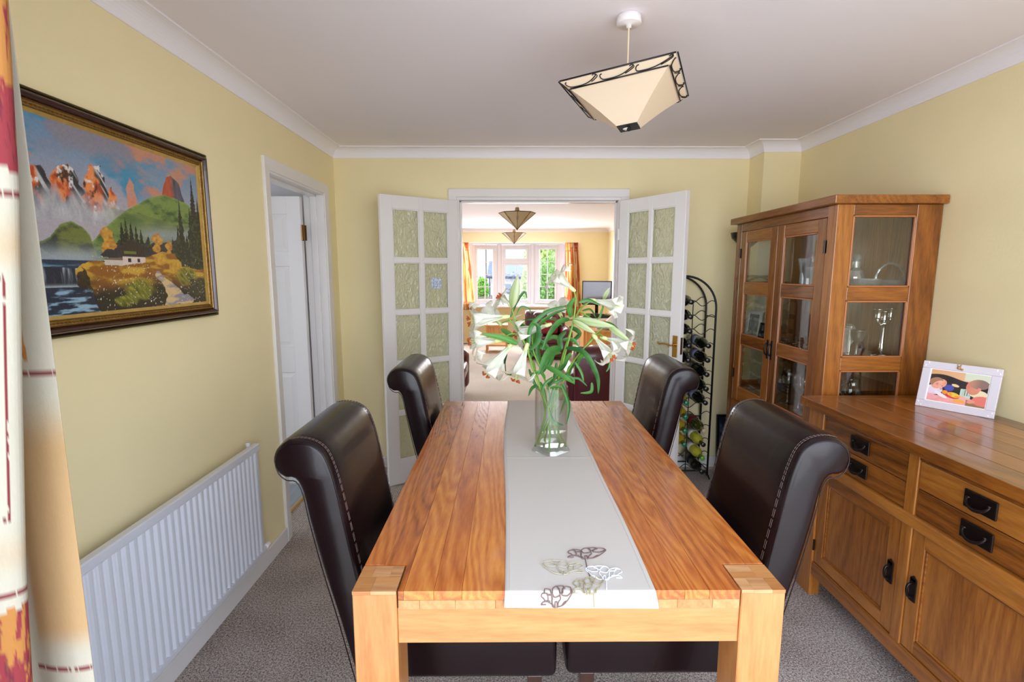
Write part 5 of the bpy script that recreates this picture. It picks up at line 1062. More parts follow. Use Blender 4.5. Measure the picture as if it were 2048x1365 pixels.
    c = np.where((poly([(.27,.22),(.30,.25),(.33,.20),(.34,.12),(.29,.15)], .03) )[..., None], mixc(S(20, 18, 16), S(70, 52, 26), vn(u*50, v*50)), c)
    for x, y, r, a in ((.56,.11,.10,1),(.86,.20,.09,1),(.70,.30,.05,0),(.48,.05,.05,1),(.79,.26,.05,0),(.95,.12,.10,2)):
        m = np.hypot(u-x, (v-y)*1.2)*(.75+.5*vn(u*30, v*30)); col = mixc(S(70, 84, 24), S(176, 170, 54), vn(u*110+v*60, v*40)) if a == 1 else (mixc(S(186, 130, 40), S(216, 176, 70), vn(u*90, v*60)) if a == 0 else mixc(S(30, 40, 24), S(80, 80, 44), vn(u*80, v*60)))
        c = mixc(c, col, sm(r, r*.6, m)*.9)
    pa = poly([(.66,.235),(.685,.235),(.74,.17),(.82,.09),(.90,.03),(.88,0),(.70,0),(.72,.06),(.715,.11),(.675,.18)], .02, 30)
    c = put(c, pa, mixc(S(150, 146, 156), S(216, 190, 142), sm(.4, .6, fbm(u*12, v*24))))
    sp_ = (vn(u*190, v*130) > .90) & (fbm(u*9, v*9) > .46) & (v < .32) & (u > .35); c = put(c, sp_, S(236, 230, 220))
    # chalet
    c = put(c, poly([(.40,.265),(.40,.305),(.49,.315),(.49,.262)], .004), mixc(S(206, 198, 190), S(120, 90, 60), (v > .295)*.9)); c = put(c, poly([(.385,.325),(.42,.36),(.50,.355),(.50,.318),(.40,.312)], .004), S(44, 44, 54))
    c = put(c, poly([(.49,.265),(.49,.345),(.54,.405),(.61,.37),(.61,.285)], .004), mixc(S(222, 206, 196), S(54, 38, 30), (v > .318)*1.0)); c = put(c, poly([(.455,.345),(.54,.425),(.645,.372),(.64,.352),(.54,.402),(.47,.338)], .004), S(48, 40, 42))
    c = put(c, (v > .335) & (v < .352) & (u > .50) & (u < .565), S(110, 124, 50)); c = put(c, (v > .285) & (v < .308) & (np.abs(u-.525) < .009) | (v > .285) & (v < .308) & (np.abs(u-.573) < .007), S(44, 40, 48))
    c = np.clip(c, 0, 1)**1.12*(.88+.16*vn(u*230, v*150))[..., None]
    return c
painted('canvas', 420, 300, land, lambda u, v: np.stack([L_+.009+0*u, PY0+.060+(PY1-PY0-.12)*u, PZ0+.060+(PZ1-PZ0-.12)*v], -1), attr_mat('oil_paint', .35, .25, bump=.25, bscale=160), pt)

# ================================================================== RADIATOR
RX = L_+.030
ra = thing('radiator', 'white ribbed panel radiator on the left wall below the painting', 'radiator', (L_+.05, 1.66, .15), world=True)
RY0, RY1, RZ0, RZ1 = 1.058, 2.258, .150, .692
prof = [(RX+.016, RY0)]; y = RY0+.018; npt = 0
pts = []
pitch = .0333
nr = int((RY1-RY0-.036)/pitch)
pts.append((RX+.034, RY0)); pts.append((RX+.034, RY0+.018))
for k in range(nr):
    y0 = RY0+.018+k*(RY1-RY0-.036)/nr; pw = (RY1-RY0-.036)/nr
    pts += [(RX+.034, y0+pw*.10), (RX+.043, y0+pw*.26), (RX+.044, y0+pw*.66), (RX+.034, y0+pw*.82)]
pts += [(RX+.034, RY1-.018), (RX+.034, RY1)]
m = MB(); poly = pts+[(RX+.020, RY1), (RX+.020, RY0)]
m.prism(poly, RZ0+.022, RZ1-.030, 'z')
m.build('ribbed_panel', RADM, ra, bevel=.0025, seg=2)
for a, b, nm in ((RZ0, RZ0+.026, 'lower_header'), (RZ1-.034, RZ1, 'upper_header')):
    MB().box(RX+.014, RX+.044, RY0, RY1, a, b).build(nm, RADM, ra, bevel=.005, seg=3)
MB().box(RX, RX+.014, RY0+.10, RY0+.14, RZ0+.03, RZ1-.03).box(RX-.028, RX+.014, RY0+.10, RY0+.14, RZ1-.12, RZ1-.1).box(RX-.028, RX+.014, RY1-.14, RY1-.1, RZ1-.12, RZ1-.1).build('wall_bracket', RADM, ra)
MB().lathe([(0,0),(.012,0),(.012,.03),(0,.03)], n=12).xf(Matrix.Translation((RX+.005, RY1-.002, RZ1-.025)) @ Matrix.Rotation(-PI/2, 4, 'X')).lathe([(0,-.012),(.010,-.010),(.010,.014),(0,.016)], (RX+.005, RY1-.03, RZ1-.004), 12).build('bleed_plug', RADM, ra, smooth=True)
MB().tube([(RX+.03, RY1-.002, RZ0+.016), (RX+.03, RY1+.026, RZ0+.016)], .008).tube([(RX+.03, RY1+.026, RZ0+.016), (L_+.001, RY1+.026, RZ0+.016)], .0075).build('valve_pipe', plain('pipe_white', S(228, 228, 228), .35), ra)
MB().lathe([(0,0),(.012,0),(.014,.006),(.014,.030),(.011,.034),(0,.034)], (0,0,0), 14).xf(Matrix.Translation((RX+.03, RY1+.012, RZ0+.016)) @ Matrix.Rotation(-PI/2, 4, 'X')).build('valve_cap', UPVC, ra, smooth=True)

# ================================================================== CURTAIN at the garden doors
EA = [-.646, -.626, -.599, -.571, -.555]
def cu_path(z):
    """plan of the folds at height z; s runs from the leading hem into the gather"""
    t = 1-(z/2.2)
    e = float(np.interp(z, [.85, 1.10, 1.34, 1.58, 1.80], EA))
    P = [(-.620, .676), (-.616, .672), (-.635, .667), (-.668, .668), (-.700, .674), (-.712, .66), (e-.060, .640), (e-.004, .612), (e-.006, .592), (e-.04, .582), (e-.085, .595), (e-.105, .63), (e-.115, .67), (e-.145, .685), (e-.165, .65), (e-.175, .605), (e-.205, .585), (e-.235, .61), (e-.25, .66), (e-.285, .68), (e-.31, .64), (e-.33, .60), (e-.37, .59), (e-.40, .63), (e-.43, .68), (e-.47, .68), (e-.50, .62), (e-.55, .60), (e-.60, .64)]
    return spline([(x, y, 0) for x, y in P], 6)
CPN = len(cu_path(1))
def cu_pos(u, v):
    zs = np.linspace(.02, 2.26, v.shape[0]); out = np.zeros(u.shape+(3,))
    for j, z in enumerate(zs):
        P = cu_path(z); P = np.array([(p.x, p.y) for p in P]); k = np.linspace(0, 1, len(P))
        x = np.interp(u[j], k, P[:, 0]); y = np.interp(u[j], k, P[:, 1]); out[j, :, 0] = np.maximum(x, -1.215); out[j, :, 1] = y; out[j, :, 2] = z
    return out
def cu_col(u, v):
    z = .02+2.24*v; base_ = mixc(S(236, 228, 206), S(230, 220, 196), fbm(u*60, v*30))
    peach = np.array(S(232, 186, 128)); red = np.array(S(176, 62, 70)); oran = np.array(S(222, 150, 74)); line = np.array(S(150, 50, 56))
    c = base_
    def peachblk(c, u0, u1, z0, z1): 
        m = sm(u0, u0+.01, u)*sm(u1, u1-.01, u)*sm(z0, z0+.05, z)*sm(z1, z1-.10, z); return mixc(c, peach, m*.95)
    def mott(c, u0, u1, z0, z1, f=0):
        n = fbm(u*150+z*14, z*30, 4); e_ = .012*(vn(u*80, z*40)-.5); m = (u > u0+e_*.2) & (u < u1+e_*.2) & (z > z0+e_) & (z < z1+e_)
        cc = mixc(oran, red, sm(.5-f, .56-f, n)); cc = mixc(cc, S(120, 40, 60), sm(.66, .72, fbm(u*200, z*40+9))*.7); return np.where(m[..., None], cc, c)
    def rect(c, u0, u1, z0, z1, wu=.0022, wz=.0035):
        a = (((np.abs(u-u0) < wu) | (np.abs(u-u1) < wu)) & (z > z0) & (z < z1)) | (((np.abs(z-z0) < wz) | (np.abs(z-z1) < wz)) & (u > u0) & (u < u1)); a = a & (vn(u*400, z*220) > .22)
        return np.where(a[..., None], line, c)
    # leading strip (second fold)
    c = peachblk(c, 0, .135, .925, 1.335); c = rect(c, -.01, .135, .905, .907); c = rect(c, -.01, .135, 1.345, 1.347); c = mott(c, .085, .10, 1.37, 1.50); c = mott(c, 0, .13, .45, .78)
    c = mott(c, .0, .10, 1.9, 2.15, -.1); c = peachblk(c, 0, .1, .1, .4)
    # front fold
    c = mott(c, .16, .350, 1.66, 2.10, -.12); c = mott(c, .16, .350, 1.60, 1.695, .25); c = rect(c, .16, .350, 1.572, 1.5725); c = peachblk(c, .16, .350, 1.475, 1.57); c = rect(c, .284, .322, 1.175, 1.475, .0012); c = peachblk(c, .16, .350, 1.095, 1.175); c = rect(c, .16, .350, 1.075, 1.0755)
    c = mott(c, .17, .335, .99, 1.055, 0); c = mott(c, .20, .335, .40, .995, .10)
    for k in range(6):
        a = .36+k*.11; c = mott(c, a, a+.07, 1.5-.13*k, 1.9-.13*k); c = rect(c, a, a+.09, .9-.05*k, 1.3-.05*k); c = peachblk(c, a, a+.1, .4, .85); c = mott(c, a+.01, a+.05, .9, 1.25, .1)
    return c*.56*(.96+.06*vn(u*900, z*600))[..., None]
CLOTH = attr_mat('printed_curtain_cotton', .85, bump=.15, bscale=900, trans=.25)
cu = thing('curtain', 'cream curtain with peach, orange and crimson printed blocks hanging at the left', 'curtain', (-.9, .64, .02), world=True)
co = painted('fabric', 520, 330, cu_col, cu_pos, CLOTH, cu)
MB().tube([(-1.22, .64, 2.285), (1.80, .64, 2.285)], .011, 10).build('curtain_pole', UPVC, cu, smooth=True)
hd = cu_path(2.26); mb = MB()
for k in range(4, len(hd), 12): mb.tube([(max(hd[k].x, -1.2), .64, 2.285), (max(hd[k].x, -1.2), hd[k].y, 2.262)], .0025, 5)
mb.build('curtain_hook', UPVC, cu)

# ================================================================== PENDANT over the table
pn = thing('pendant_light', 'cream square pyramid ceiling pendant with black wrought iron scroll rim', 'pendant light', (.4095, 1.8294, ZC), world=True)
MB().lathe([(0,0),(.034,0),(.040,-.004),(.042,-.026),(.038,-.030),(.010,-.030),(.008,-.040),(0,-.040)], (.4095, 1.8294, ZC), 28).build('ceiling_rose', plain('white_plastic', S(236, 230, 232), .4), pn, smooth=True)
MB().tube([(.4095, 1.8294, ZC-.03), (.4095, 1.8294, 2.06)], .0028, 8).build('cord', plain('cream_flex', S(226, 210, 176), .5), pn)
MB().lathe([(0,0),(.012,0),(.016,-.01),(.016,-.05),(0,-.05)], (.4095, 1.8294, 2.08), 14).lathe([(0,-.05),(.013,-.052),(.028,-.075),(.026,-.095),(0,-.108)], (.4095, 1.8294, 2.08), 14).build('bulb_holder', plain('white_plastic', S(236, 230, 232), .4), pn, smooth=True)
MT = Matrix.Translation((.4095, 1.8294, 2.1075)) @ Matrix.Rotation(-.0601, 4, 'Y') @ Matrix.Rotation(-.0673, 4, 'X') @ Matrix.Rotation(-.4224, 4, 'Z')
m, nt, b = newmat('cream_parchment_shade'); b.inputs['Base Color'].default_value = (*S(240, 224, 200), 1); b.inputs['Roughness'].default_value = .7
tl = N(nt, 'BsdfTranslucent'); tl.inputs[0].default_value = (*S(244, 226, 198), 1); mx = N(nt, 'MixShader'); mx.inputs[0].default_value = .35
nt.links.new(b.outputs[0], mx.inputs[1]); nt.links.new(tl.outputs[0], mx.inputs[2]); nt.links.new(mx.outputs[0], nt.nodes['Material Output'].inputs[0])
SHADE = m
Hs, Bs, HH = .1822, .034, .125
m = MB()
def ring(s, z, k=5, rad=.0):
    out_ = []
    for (ax, ay), (bx_, by_) in (((-1,-1),(1,-1)), ((1,-1),(1,1)), ((1,1),(-1,1)), ((-1,1),(-1,-1))):
        for i in range(k): t = i/k; out_.append(((ax+(bx_-ax)*t)*s, (ay+(by_-ay)*t)*s, z))
    return out_
K = 14; rows_ = []
for i in range(K+1):
    t = i/K; s = Bs+(Hs-.002-Bs)*t; rows_.append([(x*(1-.0*t), y, z+.006*math.sin(PI*t)) for x, y, z in ring(s, -HH+HH*t, 6)])
vs = [p for r in rows_ for p in r]; n = len(rows_[0]); fs = [(i*n+k, i*n+(k+1) % n, (i+1)*n+(k+1) % n, (i+1)*n+k) for i in range(K) for k in range(n)]
sh = m.add(vs, fs).xf(MT).build('shade', SHADE, pn, bevel=.006, seg=3, smooth=False)
sh.modifiers.clear(); sdm = sh.modifiers.new('s', 'SOLIDIFY'); sdm.thickness = .0016; sdm.offset = -1
m = MB()
def onface(side, a, d):
    """a along the edge -1..1 (at the rim), d distance down the slope"""
    sl = math.hypot(Hs-Bs, HH); t = 1-d/sl; s = Bs+(Hs-Bs)*t; z = -HH+HH*t; x = a*s; y = -s-.004
    q = Matrix.Rotation(side*PI/2, 4, 'Z') @ Vector((x, y, z+.001)); return tuple(q)
for sd_ in range(4):
    m.tube([onface(sd_, -1, 0), onface(sd_, 1, 0)], .0024, 6).tube([onface(sd_, -1.0, .034), onface(sd_, 1.0, .034)], .0022, 6)
    for k in range(3):
        c0 = -1+2*(k+.5)/3; w_ = .30; fl = 1
        cur = []
        for (a, d) in ((-.86, .010), (-.98, .012), (-1.02, .020), (-.90, .028), (-.5, .030), (.0, .029), (.45, .024), (.85, .014), (1.0, .008), (.95, .003), (.82, .007)): cur.append(onface(sd_, c0+a*w_, d))
        m.tube(spline(cur, 4), .0017, 6)
        m.tube(spline([onface(sd_, c0+.55*w_, .026), onface(sd_, c0+.85*w_, .020), onface(sd_, c0+1.08*w_, .012), onface(sd_, c0+1.0*w_, .004)], 4), .0015, 6)
for sx in (-1, 1):
    for sy in (-1, 1):
        pass
m.xf(MT).build('iron_rim', BLACK, pn, smooth=True)
m = MB().box(-.0345, .0345, -.0345, .0345, -HH-.004, -HH+.014); m.lathe([(0,-.012),(.006,-.010),(.006,0),(0,0)], (0,0,-HH-.004), 10)
m.xf(MT).build('base_plate', BLACK, pn)

# ================================================================== UPLIGHTER behind the cabinet, picture leaning by it
ul = thing('uplighter', 'black floor-standing uplighter hidden behind the display cabinet', 'floor lamp', (1.600, 3.415, 0))
MB().lathe([(0,0),(.085,0),(.088,.008),(.07,.018),(.02,.026),(.013,.05),(.012,.3),(0,.3)]).build('base', BLACK, ul, smooth=True)
MB().tube([(0,0,.28), (0,0,1.66)], .011, 12).build('pole', BLACK, ul, smooth=True)
MB().lathe([(.0,1.64),(.018,1.64),(.05,1.665),(.095,1.71),(.102,1.745),(.098,1.745),(.088,1.712),(.045,1.672),(0,1.66)]).build('bowl', BLACK, ul, smooth=True)
lp = thing('framed_picture', 'dark framed picture leaning against the back wall beside the wine rack', 'picture', (1.50, 3.60, 0)); lp.rotation_euler = (-.10, 0, .0)
MB().box(-.035, .10, 0, .014, 0, .020).box(-.035, .10, 0, .014, .40, .42).box(-.035, -.015, 0, .014, .020, .40).box(.08, .10, 0, .014, .020, .40).build('frame', BLACK, lp, bevel=.002)
lp.rotation_euler = (-.09, 0, 0); lp.location = (1.603, 3.61, .001)
painted('print', 60, 100, lambda u, v: mixc(mixc(S(30, 40, 62), S(96, 110, 140), fbm(u*5, v*9)), S(20, 24, 34), (vn(u*6, v*12) > .6)*.8), lambda u, v: np.stack([-.015+.095*u, .008+0*u, .020+.38*v], -1), attr_mat('photo_print', .25, .5), lp)

# ================================================================== WINE RACK and bottles
RKX0, RKX1, RKF, RKB = .985, 1.440, 3.462, 3.640
wr_ = thing('wine_rack', 'black wrought iron arched wine rack standing against the back wall', 'wine rack', ((RKX0+RKX1)/2, (RKF+RKB)/2, 0), world=True)
rc = (RKX0+RKX1)/2; rw = (RKX1-RKX0)/2; spr = 1.455-rw
def arch(y, r):
    pts = [(RKX0, y, .02)]+[(rc-rw*math.cos(a), y, spr+rw*math.sin(a)) for a in [PI*k/24 for k in range(25)]]+[(RKX1, y, .02)]
    return MB().tube(pts, r, 8)
arch(RKF, .0075).build('front_arch', BLACK, wr_, smooth=True); arch(RKB, .0075).build('rear_arch', BLACK, wr_, smooth=True)
colx = [1.085, 1.215, 1.345]
def wave(y, z):
    pts = []; hw = rw
    if z > spr: hw = math.sqrt(max(rw*rw-(z-spr)**2, .0))
    n = 60
    for k in range(n+1):
        x = rc-hw+2*hw*k/n; pts.append((x, y, z+.019*math.cos((x-colx[1])/.130*2*PI+PI)))
    return pts
ZR = [1.300-.0985*i for i in range(13)]
for i, z in enumerate(ZR):
    for y, nm in ((RKF, 'front_wire'), (RKB, 'rear_wire')):
        dz = -.012 if y == RKF else .004
        MB().tube(wave(y, z+dz-.020), .0028, 6).build(nm, BLACK, wr_, smooth=True)
for x in (1.150, 1.280):
    for y in (RKF+.004, RKB-.004):
        zt = spr+math.sqrt(rw*rw-(x-rc)**2)-.16; MB().tube([(x, y, .04), (x, y, zt)], .003, 6).build('upright_wire', BLACK, wr_, smooth=True)
for x in (RKX0, RKX1):
    for z in (.06, .62, 1.17): MB().tube([(x, RKF, z), (x, RKB, z)], .004, 6).build('side_tie', BLACK, wr_)
for y in (RKF, RKB): MB().tube([(RKX0, y, .055), (RKX1, y, .055)], .005, 6).build('base_bar', BLACK, wr_)
for x in (RKX0, RKX1): MB().tube(spline([(x, RKF-.045, .008), (x, RKF, .03), (x, (RKF+RKB)/2, .022), (x, RKB+.02, .008)], 4), .006, 8).build('foot', BLACK, wr_, smooth=True)
def bottle_glass(name, col, rough=.12, tr=0.0):
    if name in MATS: return MATS[name]
    m, nt, b = newmat(name); b.inputs['Base Color'].default_value = (*col, 1); b.inputs['Roughness'].default_value = rough; b.inputs['Coat Weight'].default_value = .5
    MATS[name] = m; return m
DARKG = bottle_glass('dark_bottle_glass', S(14, 16, 12)); OLIVEG = bottle_glass('olive_bottle_glass', S(58, 62, 18)); YELG = bottle_glass('golden_bottle_glass', S(196, 164, 28)); YELG2 = bottle_glass('lemon_bottle_glass', S(202, 196, 60))
BODY = [(0,0),(.034,0),(.037,.006),(.037,.19),(.033,.215),(.018,.245),(.0145,.26),(.0145,.232+.04),(0,.272)]
NECK = [(.0142,.255),(.0150,.256),(.0152,.298),(.0165,.300),(.0165,.306),(.0140,.309),(0,.3095)]
LAB = [(.0374,.05),(.0375,.05),(.0375,.14),(.0374,.14)]
def bottle(x, z, bodym, capm, labm, label, cat='wine bottle'):
    t = thing('wine_bottle', label, cat, (x, RKB-.015, z), 0, 'wine bottles lying in the rack')
    Rm = Matrix.Rotation(PI/2+.05, 4, 'X')
    MB().lathe(BODY, n=20).xf(Rm).build('body', bodym, t, smooth=True); MB().lathe(NECK, n=14).xf(Rm).build('foil_cap', capm, t, smooth=True)
    MB().lathe(LAB, n=20).xf(Rm).build('label', labm, t, smooth=True)
    return t
CREAML = plain('cream_paper_label', S(216, 210, 204), .6); BLUEL = plain('grey_blue_label', S(120, 126, 150), .6); DKC = plain('black_foil', S(20, 20, 22), .3, coat=.3); GRC = plain('green_foil', S(10, 120, 84), .3, coat=.4); LGC = plain('light_green_foil', S(96, 160, 48), .35, coat=.3); REDL = plain('dark_red_label', S(110, 26, 30), .5); CRC = plain('cork_cream', S(196, 176, 140), .5)
names13 = ['topmost', 'second', 'third', 'fourth', 'fifth', 'sixth', 'seventh', 'eighth', 'ninth', 'tenth', 'eleventh', 'twelfth', 'lowest']
for i in range(0, 7):
    bottle(colx[1], ZR[i], DARKG, DKC, [CREAML, DKC, BLUEL, DKC, BLUEL, DKC, DKC][i], f'dark wine bottle, {names13[i]} in the middle column of the rack')
for i in range(7, 11):
    bottle(colx[1], ZR[i], YELG, GRC, BLUEL, f'golden wine bottle with a green cap, {names13[i-7]} of the four such in the rack')
for i in (3, 4, 5, 6, 7):
    bottle(colx[2], ZR[i], DARKG, DKC, BLUEL if i in (3, 4, 7) else DKC, f'dark wine bottle, {names13[i-3]} from the top in the column beside the cabinet')
bottle(colx[2], ZR[9], OLIVEG, CRC, REDL, 'olive green wine bottle with a red label and cream stopper')
bottle(colx[2], ZR[10], YELG2, DKC, CREAML, 'lemon yellow wine bottle with a black cap')
bottle(colx[2], ZR[11], YELG2, LGC, CREAML, 'lemon yellow wine bottle with a light green cap')
bottle(colx[2], ZR[12], DARKG, DKC, DKC, 'dark wine bottle, lowest in the column beside the cabinet')
for i in (1, 2, 3, 4, 5, 6):
    bottle(colx[0], ZR[i], DARKG, DKC, CREAML if i % 2 else BLUEL, f'dark wine bottle behind the french door glass, {names13[i-1]} in its column')
# ================================================================== VASE AND LILIES
VX, VY, VZ = .167, 1.908, TZ+.0045
va = thing('glass_vase', 'tall clear glass cylinder vase on a square glass foot, on the runner', 'vase', (VX, VY, VZ))
m, nt, b = newmat('solid_clear_glass'); b.inputs['Transmission Weight'].default_value = 1; b.inputs['Roughness'].default_value = .01; b.inputs['IOR'].default_value = 1.42; b.inputs['Base Color'].default_value = (.96, .98, .98, 1)
SOLIDG = m
RV = .0645
m = MB(); vs = []; fs = []; n = 32
def sqr(a, s):   # square (corner towards the camera) of half-diagonal s
    c, d = math.cos(a), math.sin(a); return s/(abs(c)+abs(d))
lv = [(0.0, 1, .074), (.006, 1, .076), (.014, .75, .072), (.024, .25, RV+.003), (.032, 0, RV)]
for z, k, s in lv:
    for i in range(n):
        a = 2*PI*i/n; r = k*min(sqr(a, s), s)+(1-k)*RV; vs.append((r*math.cos(a), r*math.sin(a), z))
for j in range(len(lv)-1):
    for i in range(n): fs.append((j*n+i, j*n+(i+1) % n, (j+1)*n+(i+1) % n, (j+1)*n+i))
fs += [tuple(range(n)), tuple(range(len(lv)*n-1, (len(lv)-1)*n-1, -1))]
m.add(vs, fs).build('foot', thin_glass('vase_foot_glass', (.93, .95, .95), .02, .08, .16), va, smooth=True)
VG = thin_glass('vase_wall_glass', (.965, .98, .975), .025, .01, .42)
MB().lathe([(RV, .032), (RV, .262), (RV-.001, .2645), (RV-.004, .262), (RV-.004, .034), (0, .034)], n=40).build('cylinder', VG, va, smooth=True)
WAT = thin_glass('water', (.95, .97, .95), .01, .01, .15)
MB().lathe([(0, .035), (RV-.0045, .035), (RV-.0045, .090), (RV-.006, .0885), (0, .088)], n=36).build('water', WAT, va, smooth=True)

STEMM = plain('lily_stem', S(112, 150, 54), .45, vary=.2, vscale=30)
def leafmat(name, col, col2):
    m, nt, b = newmat(name); L = nt.links; tc = N(nt, 'TexCoord'); oi = N(nt, 'ObjectInfo')
    nz = N(nt, 'TexNoise', Scale=22.0, Detail=3.0); L.new(tc.outputs['Object'], nz.inputs['Vector']); ad = N(nt, 'Math', operation='MULTIPLY_ADD'); ad.inputs[1].default_value = .5; L.new(oi.outputs['Random'], ad.inputs[0]); L.new(nz.outputs['Fac'], ad.inputs[2])
    cr = N(nt, 'ValToRGB'); e = cr.color_ramp.elements; e[0].position = .3; e[0].color = (*col, 1); e[1].position = 1.0; e[1].color = (*col2, 1); L.new(ad.outputs[0], cr.inputs[0])
    L.new(cr.outputs[0], b.inputs['Base Color']); b.inputs['Roughness'].default_value = .35
    tl = N(nt, 'BsdfTranslucent'); L.new(cr.outputs[0], tl.inputs[0]); mx = N(nt, 'MixShader'); mx.inputs[0].default_value = .3
    L.new(b.outputs[0], mx.inputs[1]); L.new(tl.outputs[0], mx.inputs[2]); L.new(mx.outputs[0], nt.nodes['Material Output'].inputs[0]); return m
LEAFM = leafmat('lily_leaf', S(28, 84, 36), S(84, 144, 58))
m, nt, b = newmat('lily_petal'); L = nt.links; at = N(nt, 'Attribute'); at.attribute_name = 'paint'; L.new(at.outputs['Color'], b.inputs['Base Color']); b.inputs['Roughness'].default_value = .5
tl = N(nt, 'BsdfTranslucent'); L.new(at.outputs['Color'], tl.inputs[0]); mx = N(nt, 'MixShader'); mx.inputs[0].default_value = .35
L.new(b.outputs[0], mx.inputs[1]); L.new(tl.outputs[0], mx.inputs[2]); L.new(mx.outputs[0], nt.nodes['Material Output'].inputs[0]); PETALM = m
POLLEN = plain('rust_pollen', S(166, 78, 34), .8); FILA = plain('pale_filament', S(206, 214, 150), .5)
def petal_mesh(name, wide, curl, ln=1.0):
    """unit petal of a trumpet along +Z: tube then flare, tip curling back"""
    nu, nv = 9, 18; P = np.zeros((nv, nu, 3)); C = np.zeros((nv, nu, 3))
    for j in range(nv):
        t = j/(nv-1)
        # centre line radius & z
        if t < .62: r = .055+.24*(t/.62)**1.9; z = t/.62*.80
        else:
            s = (t-.62)/.38; r = .295+.62*math.sin(min(s, 1)*PI*.5)*curl; z = .80+.20*math.sin(s*PI*.75)-.26*s*s*curl
        half = (.060+.235*min(t/.55, 1)**1.4)*wide if t < .62 else .295*wide*(1-((t-.62)/.38)**2.4)**.75
        for i in range(nu):
            q = -1+2*i/(nu-1); a = q*half
            cup = r*(1-math.cos(min(abs(a)/max(r, .12), 1.3))) if t < .7 else .05*q*q
            wav = .022*math.sin(q*2.6+t*15)*max(0, t-.4)*abs(q)
            P[j, i] = (r-cup*.8+.03*(1-q*q)*-1+wav, a*.98, z+wav)
            gr = max(0, 1-abs(q)*2.6)*max(0, .95-t*.9)
            base_ = np.array(S(234, 234, 222)); g1 = np.array(S(166, 188, 104)); C[j, i] = base_*(1-.62*gr)+g1*.62*gr
            if t < .25: k = (1-t/.25)*.8; C[j, i] = C[j, i]*(1-k)+np.array(S(160, 188, 90))*k
    o = painted(name, nu, nv, lambda u, v: C, lambda u, v: P, PETALM); me = o.data; bpy.data.objects.remove(o); return me
PET_IN = petal_mesh('petal_inner', 1.05, 1.0); PET_OUT = petal_mesh('petal_outer', .80, 1.15); PET_HALF = petal_mesh('petal_half', .95, .55)
def stamen_mesh():
    m = MB(); m.tube(spline([(.02,0,.15), (.08,0,.6), (.15,0,1.02)], 4), .010, 5); return m.data('stamen', FILA, True)
STAM = stamen_mesh()
ANTH = MB().lathe([(0,-.075),(.022,-.05),(.028,0),(.022,.05),(0,.075)], (0,0,0), 8).data('anther', POLLEN, True)
lilies = {}
lab = {'A': 'white lily with a sideways trumpet and an upright bud, upper left of the bunch', 'B': 'white lily with a curled bloom reaching furthest to the lower left', 'C': 'white lily with two trumpets drooping towards the table',
       'D': 'tall white lily nodding at the very top of the bunch, with two green buds', 'E': 'white lily with two drooping blooms in front of the right french door', 'F': 'white lily whose bloom points sideways over the right french door'}
for k in STEMS:
    lilies[k] = thing('lily', lab[k], 'lily', (VX, VY, VZ+.04), group='white lilies in the glass vase', world=True)
for k, (main, br) in STEMS.items():
    n0 = len(main); mb = MB(); sp0 = spline(main, 6); mb.tube(sp0, [.0042-.0015*i/len(sp0) for i in range(len(sp0))], 8)
    mb.build('stem', STEMM, lilies[k], smooth=True)
    for b_ in br:
        s_ = spline(b_, 5); MB().tube(s_, [.0026]*len(s_), 8).build('side_stem', STEMM, lilies[k], smooth=True)
def orient(d):
    d = Vector(d).normalized(); return d.to_track_quat('Z', 'Y').to_matrix().to_4x4()
rr = random.Random(4)
for i, (k, base_, mouth, R0) in enumerate(FLOWERS):
    p, q = Vector(base_), Vector(mouth); ax = q-p; ln = ax.length*1.06; M0 = Matrix.Translation(p) @ orient(ax) @ Matrix.Rotation(rr.uniform(0, 1), 4, 'Z')
    rad = R0*.95
    f = MB(); f.lathe([(0,-.012),(.006,-.010),(.008,0),(.0085,.012),(.004,.020),(.002,.022),(.0016,ln*.98),(.0045,ln*1.0),(.004,ln*1.03),(0,ln*1.03)], n=8)
    fo = f.build('flower', FILA, None, smooth=True); fo.parent = lilies[k]; fo.matrix_parent_inverse = Matrix.Translation(-Vector(lilies[k].location)); fo.matrix_basis = M0
    fo['label'] = ['long white trumpet pointing left', 'white bloom with strongly curled petals', 'white trumpet drooping to the lower left', 'white trumpet hanging straight down', 'white trumpet lying across the middle of the bunch', 'small open bloom below the upright bud', 'white bloom at the very top of the bunch', 'white bloom pointing right', 'drooping bloom with rust coloured stamens', 'bloom furthest to the right', 'pale bloom behind the tall stems', 'pale bloom half hidden at the upper left'][i]
    sx = rad/.62; Sc = Matrix.Diagonal((sx, sx, ln*1.05, 1))
    small = i in (6, 7, 0); 
    for j in range(6):
        me = (PET_HALF if i in (7,) else (PET_IN if j % 2 == 0 else PET_OUT))
        o = place('petal', me, fo, Matrix.Rotation(j*PI/3+rr.uniform(-.08, .08), 4, 'Z') @ Matrix.Rotation(rr.uniform(-.08, .10), 4, 'Y') @ Matrix.Diagonal((sx, sx, ln*rr.uniform(.97, 1.08), 1)))
    if i in (0, 1, 2, 3, 4, 5, 8, 9):
        for j in range(6):
            M1 = Matrix.Rotation(j*PI/3+.5+rr.uniform(-.2, .2), 4, 'Z')
            place('stamen', STAM, fo, M1 @ Matrix.Diagonal((sx*1.1, sx, ln, 1)))
            place('anther', ANTH, fo, M1 @ Matrix.Translation((.165*sx*1.1, 0, ln*1.03)) @ Matrix.Rotation(rr.uniform(-1.2, 1.2), 4, 'Y') @ Matrix.Rotation(rr.uniform(-.6, .6), 4, 'X') @ Matrix.Diagonal((.13, .13, .12, 1)))
BUDM = plain('green_white_bud', S(214, 224, 172), .45, vary=.08, vscale=40)
